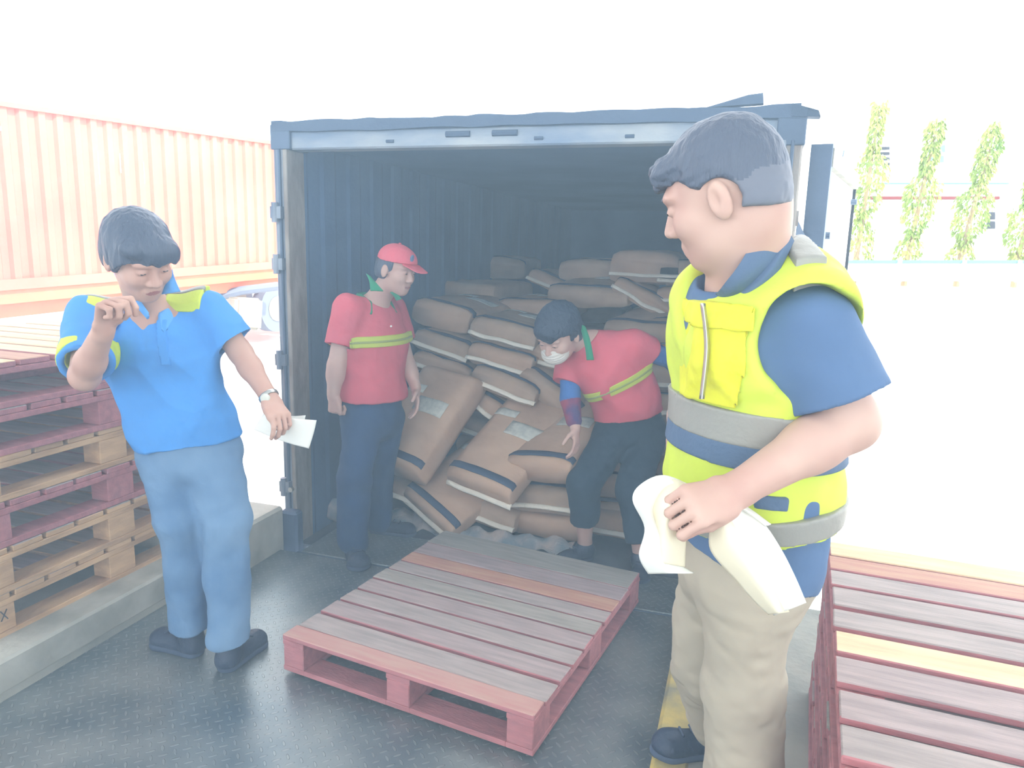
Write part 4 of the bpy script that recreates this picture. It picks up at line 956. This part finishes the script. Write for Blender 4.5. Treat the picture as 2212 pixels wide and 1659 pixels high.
hR = at(785, 905, 3.72); hL = at(832, 905, 3.9); knR = at(765, 1035, 3.64); knL = at(815, 1030, 3.95); aR = gz(765, 1200); aL = gz(818, 1150)
S = SDF(.007); S.ecap(waist, hip, sd, (.165, .12), (.175, .13), .04); S.cap(hR, knR, .105, .085, .03); S.cap(knR, aR+Z3*.08, .085, .082, .03); S.cap(hL, knL, .105, .085, .03); S.cap(knL, aL+Z3*.08, .085, .078, .03); S.plane((0, 0, .03), -Z3)
sdfo('jeans', S, MT['jeans_dark'], P2, wr=fold)
d = N(RTH*.35+TC*.9); shoe('shoe', aR+Z3*.10, aR-d*.07, aR+d*.21, parent=P2, w=.054); d = N(RTH*.95+TC*.15); shoe('shoe', aL+Z3*.10, aL-d*.06, aL+d*.22, parent=P2, w=.05)
S = SDF(.005)
S.ecap(nk-Z3*.085, chest, sd, (.165, .09), (.20, .125), .05); S.ecap(chest, waist, sd, (.20, .125), (.185, .145), .05); S.ecap(waist, hip, sd, (.185, .145), (.19, .14), .03)
S.cap(shR-N(shR-shL)*.03, shL+N(shR-shL)*.03, .068, .068, .06); S.cap(nk-Z3*.03, nk-Z3*.10, .065, .09, .05)
eR = shR+(elR-shR)*.64; eL = shL+(elL-shL)*.55; S.ccap(shR, eR, .080, .080, .03); S.ccap(shL, eL, .074, .074, .03)
S.plane(at(805, 877, 3.6), -Z3)
S.ccap(eR-N(elR-shR)*.035, eR+N(elR-shR)*.012, .058, .066, 0, 's'); S.ccap(eL-N(elL-shL)*.03, eL+N(elL-shL)*.012, .054, .06, 0, 's')
S.cap(nk+fr*.03+Z3*.02, nk+Z3*.12, .062, .09, .01, 's')
b2 = S.copy(); sdfo('polo_shirt', S, MT['red_shirt'], P2, wr=lambda V: vnoise(V*np.array([1, 1, .7]), 12, 21)*.016+ridge(V@FM, 8, 3)*.010+vnoise(V, 25, 5)*.005)
mid = at(805, 742, 3.6)
Q = b2.copy(.004).off_here(.006).slab(mid, Z3, .028); torso_only(Q, nk, hip, .235); Q.ops.append((lambda P: -(np.sqrt((((P-(shR*.4+elR*.6))[:, :2])**2).sum(1))-.085), None, None, 0, 'i')); tp = sdfo('reflective_band', Q, MT['waist_tape'], P2, label='yellow reflective band round the chest')
Q = b2.copy(.004).off_here(.009).slab(mid, Z3, .006); torso_only(Q, nk, hip, .235); Q.ops.append((lambda P: -(np.sqrt((((P-(shR*.4+elR*.6))[:, :2])**2).sum(1))-.088), None, None, 0, 'i')); sdfo('band_centre', Q, MT['tape_grey'], P2)
collar(nk+Z3*.015, .076, .045, fr, 'green_collar', P2, gap=.8)
leaf(([(790, 590), (797, 606), (800, 628)], [(800, 596), (812, 610), (828, 628)]), (3.66, 3.62, 3.60), 'green_collar', P2)
leaf(([(842, 632), (850, 640), (856, 650)], [(852, 628), (860, 636), (868, 646)]), (3.70, 3.70, 3.71), 'green_collar', P2)
S = SDF(.003); S.ell(nk+fr*.135-Z3*.12, (.006, .006, .006)); sdfo('button', S, MT['paper'], P2)

# ---- bending worker with the face mask
P3 = person((.5, .34), 0, 'worker bending over the sacks in coral polo, face mask and cropped black trousers')
hc = at(1207, 722, 3.58); A = frame(-RTH*.55+TC*.70-Z3*.62, Z3*.85-RTH*.35+TC*.55); s_ = 1.16
nk = at(1272, 735, 3.66); shL = at(1368, 745, 3.62); shR = at(1232, 795, 3.72); chest = at(1318, 785, 3.68); waist = at(1352, 862, 3.74); hip = at(1362, 925, 3.80)
elR = at(1232, 862, 3.66); wrR = at(1243, 925, 3.60); elL = at(1452, 778, 3.74); wrL = at(1478, 840, 3.78)
S = SDF(.005); g = head(S, hc, A, s_, neck=nk+RTH*.02, nr=.052)
S.ecap(nk+N(waist-nk)*.1, waist, RTH, (.14, .09), (.14, .10), .05); S.cap(shR, shL, .05, .05, .05)
arm(S, shR, elR, wrR, .044, .036, .026); arm(S, shL, elL, wrL, .044, .036, .026)
hand(S, wrR, N(at(1246, 968, 3.56)-wrR), -RTH*.5-TC*.3, TC, curl=(.35, .4, .45, .5), s=.95); hand(S, wrL, -Z3+RTH*.2, -RTH, TC, s=.95)
hR = at(1325, 940, 3.80); hL = at(1398, 935, 3.84); knR = at(1262, 1048, 3.62); knL = at(1366, 1058, 3.64); aR = gz(1262, 1208); aL = gz(1380, 1232)
aR2 = aR+Z3*.09; aL2 = aL+Z3*.09
S.cap(knR, knR+(aR2-knR)*.45, .045, .052, .02); S.cap(knR+(aR2-knR)*.45, aR2, .052, .036, .02); S.cap(knL, aL2, .05, .036, .02); S.cap(aR2, aR+Z3*.05, .037, .036)
sdfo('body', S, MT['skin_b'], P3)
Sh = hair(g, A, s_, lambda x, y, z: np.maximum(np.maximum(np.where(y > .02, .035+.012*np.sin(x*80)-z, -1), -.065-z), np.where((y <= .02) & (y > -.03), -.010-z, -1)), res=.005, vol=1.10, bangs=[((0, .068, .065), (.06, .035, .035))])
sdfo('hair', Sh, MT['hair_deep'], P3, wr=lambda V: vnoise(V, 70, 2)*.006)
for q in (-1, 1):
    Se = SDF(.003); Se.ell(g(q*.031, .0895, .0075), (.011, .003, .0035), A); sdfo('eye', Se, MT['eye'], P3)
S = SDF(.004); S.ell(g(0, .052, -.052), (.060*s_, .066*s_, .048*s_), A, .01); S.plane(g(0, .035, 0), -A[1]); sdfo('face_mask', S, MT['mask'], P3, wr=lambda V: .002*np.sin(((V-hc)@A[2])*500))
S = SDF(.007); S.ecap(waist, hip, RTH, (.14, .11), (.175, .13), .04); S.cap(hR, knR, .105, .082, .03); S.ccap(knR, knR+(aR2-knR)*.62, .082, .076, .03); S.cap(hL, knL, .105, .080, .03); S.ccap(knL, knL+(aL2-knL)*.80, .080, .066, .03)
sdfo('trousers', S, MT['black_trousers'], P3, wr=fold)
d = N(-RTH*.75+TC*.45); shoe('shoe', aR+Z3*.07, aR-d*.06, aR+d*.16, parent=P3, w=.042, h=.06); d = N(TC*.9-RTH*.1); shoe('shoe', aL+Z3*.07, aL-d*.06, aL+d*.17, parent=P3, w=.044)
for a_, b_, r0, r1, nm in ((shL+(elL-shL)*.4, elL, .052, .046, 'sleeve'), (elL, wrL, .046, .036, 'sleeve')):
    pass
S = SDF(.005); S.cap(shL, elL, .056, .047, .02).cap(elL, wrL-N(wrL-elL)*.02, .047, .036, .02); sdfo('undersleeve', S, MT['blue_sleeve'], P3, label='blue undersleeve, arm held behind', wr=lambda V: vnoise(V, 22, 5)*.008)
S = SDF(.005); S.cap(shR, elR, .058, .050, .02).cap(elR, wrR-N(wrR-elR)*.04, .050, .040, .02); um = elR+(wrR-elR)*.05
sdfo('undersleeve', S, [MT['blue_sleeve'], MT['red_sleeve']], P3, label='blue and red patterned undersleeve reaching down', wr=lambda V: vnoise(V, 22, 5)*.008, regions=[(1, lambda C: (C-um)@N(wrR-elR) > .0)])
ax = N(waist-nk); sdv = N(RTH*.9-Z3*.1)
S = SDF(.005); S.ecap(nk+ax*.10, chest, sdv, (.15, .10), (.185, .13), .06); S.ecap(chest, waist, sdv, (.185, .13), (.17, .14), .05); S.ecap(waist, hip, RTH, (.17, .14), (.195, .14), .03)
S.cap(shR, shL, .066, .07, .05); S.cap(nk+ax*.02, chest, .066, .10, .05)
eR = shR+(elR-shR)*.25-RTH*.02; eL = shL+(elL-shL)*.30; S.ccap(shR, eR+N(elR-shR)*.035, .070, .068, .03); S.ccap(shL, eL+N(elL-shL)*.03, .074, .072, .03)
S.plane(at(1350, 916, 3.6), N(-Z3+RTH*.22))
S.cap(nk-ax*.02-Z3*.01, nk-ax*.12, .058, .085, .01, 's')
b3 = S.copy(); sdfo('polo_shirt', S, MT['red_shirt'], P3, wr=lambda V: vnoise(V@np.array([[1, 0, .4], [0, 1, 0], [.4, 0, .6]]), 12, 31)*.018+ridge(V@FM, 8, 13)*.010+vnoise(V, 24, 6)*.005)
mid = at(1345, 830, 3.6); bn = N(ax+np.array([0, 0, 0])); bn = N(at(1380, 880, 3.6)-at(1330, 780, 3.6))
Q = b3.copy(.004).off_here(.006).slab(mid, bn, .026); torso_only(Q, nk+ax*.1, hip, .245); sdfo('reflective_band', Q, MT['waist_tape'], P3, label='yellow reflective band slanting round the chest')
Q = b3.copy(.004).off_here(.009).slab(mid, bn, .006); torso_only(Q, nk+ax*.1, hip, .247); sdfo('band_centre', Q, MT['tape_grey'], P3)
leaf(([(1251, 700), (1258, 725), (1264, 752), (1267, 778)], [(1264, 704), (1273, 728), (1279, 754), (1283, 778)]), (3.56, 3.53, 3.515, 3.51), 'green_collar', P3, th=.010)

# ---- man in the hi-vis vest, near right
P4 = person((1.02, -1.5), .14, 'man in yellow-green hi-vis vest and khaki trousers, back half turned, holding papers')
hc = at(1562, 428, 1.40); A = frame(-RTH*.80+FH*.42-Z3*.36, Z3*.95-RTH*.24); s_ = 1.08
nk = at(1612, 612, 1.46); shL = at(1745, 690, 1.34); shR = at(1545, 660, 1.70); elL = at(1835, 912, 1.30); wrL = at(1582, 1064, 1.24)
chest = at(1628, 760, 1.52); waist = at(1622, 1020, 1.54); hip = at(1622, 1200, 1.56); fr = N(-RTH*.9+TC*.05); sd = N(np.cross(fr, Z3))
S = SDF(.004); g = head(S, hc, A, s_, neck=nk-Z3*.03, nr=.068, jaw=1.08)
S.cap(g(0, -.05, -.03), nk-Z3*.0, .06, .07, .03)
S.ecap(nk-Z3*.1, waist, sd, (.115, .08), (.13, .09), .04); S.cap(shR, shL, .055, .055, .05)
S.cap(shL, elL, .055, .050, .02); S.cap(elL, elL+(wrL-elL)*.35, .050, .048, .02); S.cap(elL+(wrL-elL)*.3, wrL, .048, .030, .02)
elR = at(1480, 900, 1.75); wrR = at(1475, 1080, 1.66); arm(S, shR, elR, wrR, .05, .04, .028)
hand(S, wrL, N(at(1500, 1092, 1.20)-wrL), -TC*.5-Z3*.4, -Z3*.2-RTH*.3+TC*.3, curl=(1.0, 1.1, 1.15, 1.2), tcurl=.6, s=1.06, tdir=-RTH*.7-Z3*.6)
hand(S, wrR, N(at(1480, 1130, 1.60)-wrR), -RTH*.2+TC, -RTH, curl=(.8, .8, .9, .9), s=1.0)
lipc4 = g(0, .09, -.061); A4 = A
sdfo('body', S, [MT['skin_b'], MT['lip']], P4, regions=[(1, lambda C: (((C-lipc4)@A4.T/np.array([.020, .012, .008]))**2).sum(1) < 1)])
for q in (-1, 1):
    Se = SDF(.003); Se.ell(g(q*.031, .0895, .0075), (.011, .003, .0035), A); sdfo('eye', Se, MT['eye'], P4)
    Se = SDF(.003); Se.cap(g(q*.018, .094, .034), g(q*.044, .082, .036), .004, .003); sdfo('eyebrow', Se, MT['hair_brown'], P4)
def shortline(x, y, z):
    face = np.where(y > .045, .052-z, -1); side = np.where((y <= .045) & (y > .005), .012-z-(y-.005)*-.8, -1); back = np.where(y <= .005, -.045-z-(y+.09)*-.35, -1)
    earc = -(np.sqrt((y+.006)**2+(z+.004)**2)-.036); earc = np.where(np.abs(x) > .05, earc, -1)
    return np.maximum(np.maximum(face, side), np.maximum(back, earc))
Sh = hair(g, A, s_, lambda x, y, z: np.maximum(shortline(x, y, z), y-.096+.006*np.sin(x*140)), res=.004, vol=1.0, bangs=[((0, .070, .078), (.056, .036, .024)), ((.0, .098, .062), (.046, .014, .020)), ((0, -.02, .092), (.06, .07, .035))])
sdfo('hair', Sh, [MT['hair_brown'], MT['hair_fade']], P4, wr=lambda V: vnoise((V-hc)@A.T*np.array([1, .35, 1]), 110, 2)*(.003+.010*np.clip(((V-hc)@A[1])*8, 0, 1)), regions=[(1, lambda C: ((C-hc)@A4[2] < .018+.012*vnoise(C, 90, 3))&((C-hc)@A4[1] < .06))])
# khaki trousers
hN = at(1612, 1215, 1.50); hF = at(1560, 1200, 1.66); knN = at(1606, 1480, 1.54); aN = np.array([*at(1612, 1750, 1.54)[:2], .14]); aF = atz(1545, 1622, .14); knF = at(1525, 1440, 1.80)
S = SDF(.006); S.ecap(at(1615, 1120, 1.56), hip-Z3*.02, sd, (.15, .13), (.165, .15), .04); S.cap(hN, knN, .104, .090, .04); S.cap(knN, aN+Z3*.06, .090, .086, .03); S.cap(hF, knF, .105, .088, .04); S.cap(knF, aF+Z3*.10, .088, .078, .03); S.plane((0, 0, .185), -Z3)
sdfo('trousers', S, MT['khaki'], P4, wr=lambda V: vnoise(V*np.array([1, 1, .6]), 14, 3)*.020+vnoise(V*np.array([1, 1, 1.5]), 28, 4)*.007)
d = N(-RTH*.95+TC*.25); shoe('shoe', aN+Z3*.10, aN-d*.07, aN+d*.21, parent=P4, w=.052, zf=.14); d = N(-RTH*.9+TC*.1); shoe('shoe', aF+Z3*.10, aF-d*.06, aF+d*.20, parent=P4, w=.050, zf=.14)
# navy shirt
def torso4(S, gr=0):
    S.ecap(nk-Z3*.08, chest, sd, (.165, .10), (.20, .14), .05); S.ecap(chest, waist, sd, (.20, .14), (.185, .165), .05); S.ecap(waist, hip+Z3*.03, sd, (.185, .165), (.185, .155), .03)
    S.cap(shR, shL-N(shL-shR)*.06, .07, .075, .06); S.cap(at(1655, 590, 1.47), at(1742, 632, 1.43), .062, .066, .05); S.cap(nk-Z3*.02, nk-Z3*.12, .07, .10, .05); return S
S = torso4(SDF(.0045)); eL = shL+(elL-shL)*.62; dL = N(elL-shL); S.ccap(shL+dL*.02, eL+dL*.028, .078, .088, .03); S.ccap(eL+dL*.005, eL+dL*.04, .062, .070, 0, 's')
S.plane(at(1640, 1240, 1.45), N(-Z3+RTH*-.34)); S.cap(nk+fr*.03+Z3*.02, nk+Z3*.13, .07, .10, .01, 's')
sdfo('navy_shirt', S, MT['navy'], P4, wr=lambda V: vnoise(V, 13, 33)*.014+vnoise(V, 26, 6)*.004)
# the vest over it
S = torso4(SDF(.0045)).cap(at(1700, 620, 1.44), shL+Z3*.01, .070, .082, .04).off_here(.012); ac = shL+N(shL-shR)*.0-Z3*.03
S.ell(at(1756, 742, 1.29), (.098, .106, .125), np.array([fr, Z3, N(shL-shR)]), .01, 's'); S.ell(shR+N(shR-shL)*.06, (.1, .14, .1), np.array([fr, Z3, N(shL-shR)]), .01, 's')
S.cap(nk+fr*.03+Z3*.0, nk+Z3*.12, .078, .10, .01, 's'); S.ecap(nk+fr*.12+Z3*.03, nk+fr*.20-Z3*.13, sd, (.06, .07), (.008, .07), .01, 's')
S.plane(at(1620, 1172, 1.40), N(-Z3+RTH*.10))
b4 = S.copy(); sdfo('hi_vis_vest', S, MT['hi_yellow'], P4, wr=lambda V: vnoise(V*np.array([1, 1, .6]), 12, 35)*.022+vnoise(V, 28, 8)*.006)
def b4slab(nm, c, w, m, gr, lab=None, nrm=Z3, extra=None, h=.0045):
    Q = b4.copy(h).off_here(gr).slab(c, nrm, w)
    if extra: extra(Q)
    return sdfo(nm, Q, MT[m], P4, label=lab)
bt = N(Z3+RTH*.03)
b4slab('reflective_band', at(1620, 925, 1.36), .034, 'reflect', .009, 'grey reflective band round the waist', bt)
b4slab('navy_panel', at(1620, 985, 1.36), .026, 'navy_trim', .008, 'navy strip below the upper reflective band', bt, lambda Q: Q.plane(at(1462, 970, 1.45), N(fr)))
b4slab('reflective_band', at(1620, 1142, 1.38), .026, 'reflect', .009, 'grey reflective band near the hem', N(Z3-RTH*.10))
b4slab('side_pocket_flap', at(1660, 1075, 1.36), .014, 'navy_trim', .012, None, bt, lambda Q: Q.slab(at(1655, 1075, 1.36), RTH, .03).plane(chest+FH*-.02, FH))
Q = b4.copy(.0045).off_here(.010); Q.slab(at(1716, 600, 1.40), RTH, .028).plane(at(1700, 640, 1.4), -Z3).slab(nk*.45+shL*.55, N(np.cross(RTH, Z3)), .07); sdfo('shoulder_patch', Q, MT['reflect'], P4, label='grey reflective shoulder patch')
# zip, chest pocket with flap
def pocket(nm, x0, x1, y0, y1, h_, m, gr, wr_=.008):
    Q = b4.copy(.004).off_here(gr); c = (at(x0, y0, h_)+at(x1, y0, h_))/2; w_ = np.linalg.norm(at(x1, y0, h_)-at(x0, y0, h_))/2
    Q.slab(c, RTH, w_); Q.plane(at(x0, y0, h_), Z3).plane(at(x0, y1, h_), -Z3).plane(chest+FH*-.03, FH); return sdfo(nm, Q, MT[m], P4, wr=lambda V: vnoise(V, 40, 3)*wr_)
pocket('chest_pocket', 1508, 1590, 690, 872, 1.38, 'hi_yellow_dp', .012); pocket('pocket_flap', 1502, 1600, 652, 704, 1.38, 'hi_yellow_dp', .020)
leaf(([(1512, 655), (1521, 750), (1510, 862)], [(1524, 655), (1533, 750), (1522, 862)]), (1.352, 1.345, 1.345), 'metal', P4, 'zip', .004)
leaf(([(1694, 463), (1700, 492), (1658, 568), (1604, 620), (1572, 641)], [(1668, 466), (1646, 504), (1606, 562), (1572, 606), (1556, 628)]), (1.41, 1.375, 1.345, 1.36, 1.40), 'navy_trim', P4, th=.012)
leaf(([(1700, 492), (1658, 568), (1604, 620), (1572, 641)], [(1716, 520), (1680, 590), (1630, 640), (1585, 652)]), (1.37, 1.335, 1.35, 1.385), 'navy_trim', P4, th=.010)
leaf(([(1546, 575), (1540, 600), (1530, 640)], [(1556, 580), (1556, 605), (1548, 636)]), (1.52, 1.49, 1.46), 'navy_trim', P4)

# papers in his hand
pb = empty('paper_bundle', at(1540, 1120, 1.22), label='bundle of white papers drooping from the hand of the man in the vest', cat='paper')
def dr(name, a, b, h0, dh, m='paper'):
    """a, b: the two long edges as photo points"""
    n = len(a); rows = []
    for i, (p, q) in enumerate(zip(a, b)):
        t = i/(n-1); h = h0+dh*math.sin(t*2.2); mid = ((p[0]+q[0])/2, (p[1]+q[1])/2)
        rows.append([at(*p, h+.015), at(*mid, h-.02), at(*q, h+.02)])
    return drape(name, rows, MT[m], pb, th=.0015)
dr('sheet', [(1500, 1052), (1435, 1026), (1385, 1045), (1366, 1080), (1392, 1140), (1380, 1200), (1400, 1240)], [(1490, 1090), (1470, 1062), (1440, 1075), (1420, 1110), (1440, 1160), (1460, 1210), (1500, 1238)], 1.29, -.05)
dr('sheet', [(1502, 1058), (1460, 1035), (1425, 1050), (1405, 1090), (1398, 1150), (1390, 1210)], [(1512, 1095), (1500, 1085), (1488, 1095), (1486, 1130), (1482, 1180), (1480, 1225)], 1.27, -.03, 'cream_paper')
dr('sheet', [(1500, 1080), (1540, 1110), (1555, 1180), (1600, 1240), (1640, 1290), (1672, 1330)], [(1530, 1060), (1600, 1090), (1650, 1130), (1690, 1190), (1720, 1250), (1742, 1302)], 1.27, -.04)
dr('sheet', [(1495, 1090), (1530, 1130), (1535, 1190), (1590, 1255), (1630, 1300), (1660, 1328)], [(1540, 1090), (1590, 1115), (1630, 1150), (1660, 1210), (1690, 1270), (1705, 1322)], 1.25, -.03, 'cream_paper')
dr('sheet', [(1560, 1085), (1610, 1110), (1650, 1138)], [(1590, 1078), (1630, 1105), (1666, 1132)], 1.26, -.0)

# ------------------------------------------------------------------ thin volume added under the dock roof, stands in for lens veil
hm = bpy.data.materials.new('lens_veil'); hm.use_nodes = True; nt = hm.node_tree; nt.nodes.remove(nt.nodes['Principled BSDF'])
vs = nt.nodes.new('ShaderNodeVolumeScatter'); vs.inputs['Color'].default_value = (.70, .87, 1.0, 1); vs.inputs['Density'].default_value = .05; vs.inputs['Anisotropy'].default_value = .2
va = nt.nodes.new('ShaderNodeVolumeAbsorption'); ad = nt.nodes.new('ShaderNodeAddShader')
for n_ in (vs, va): n_.inputs['Color'].default_value = (.60, .82, 1.0, 1); n_.inputs['Density'].default_value = .09
nt.links.new(vs.outputs[0], ad.inputs[0]); nt.links.new(va.outputs[0], ad.inputs[1])
nt.links.new(ad.outputs[0], nt.nodes['Material Output'].inputs['Volume'])
bm = bmesh.new(); box(bm, -8.8, 8.8, -6.4, -.04, -1.3, 4.6); hz = link('veil_volume', fin(bm, 'veil_volume'), hm, kind='stuff', label='added pale volume over the dock that stands in for lens glare', cat='veil_volume')
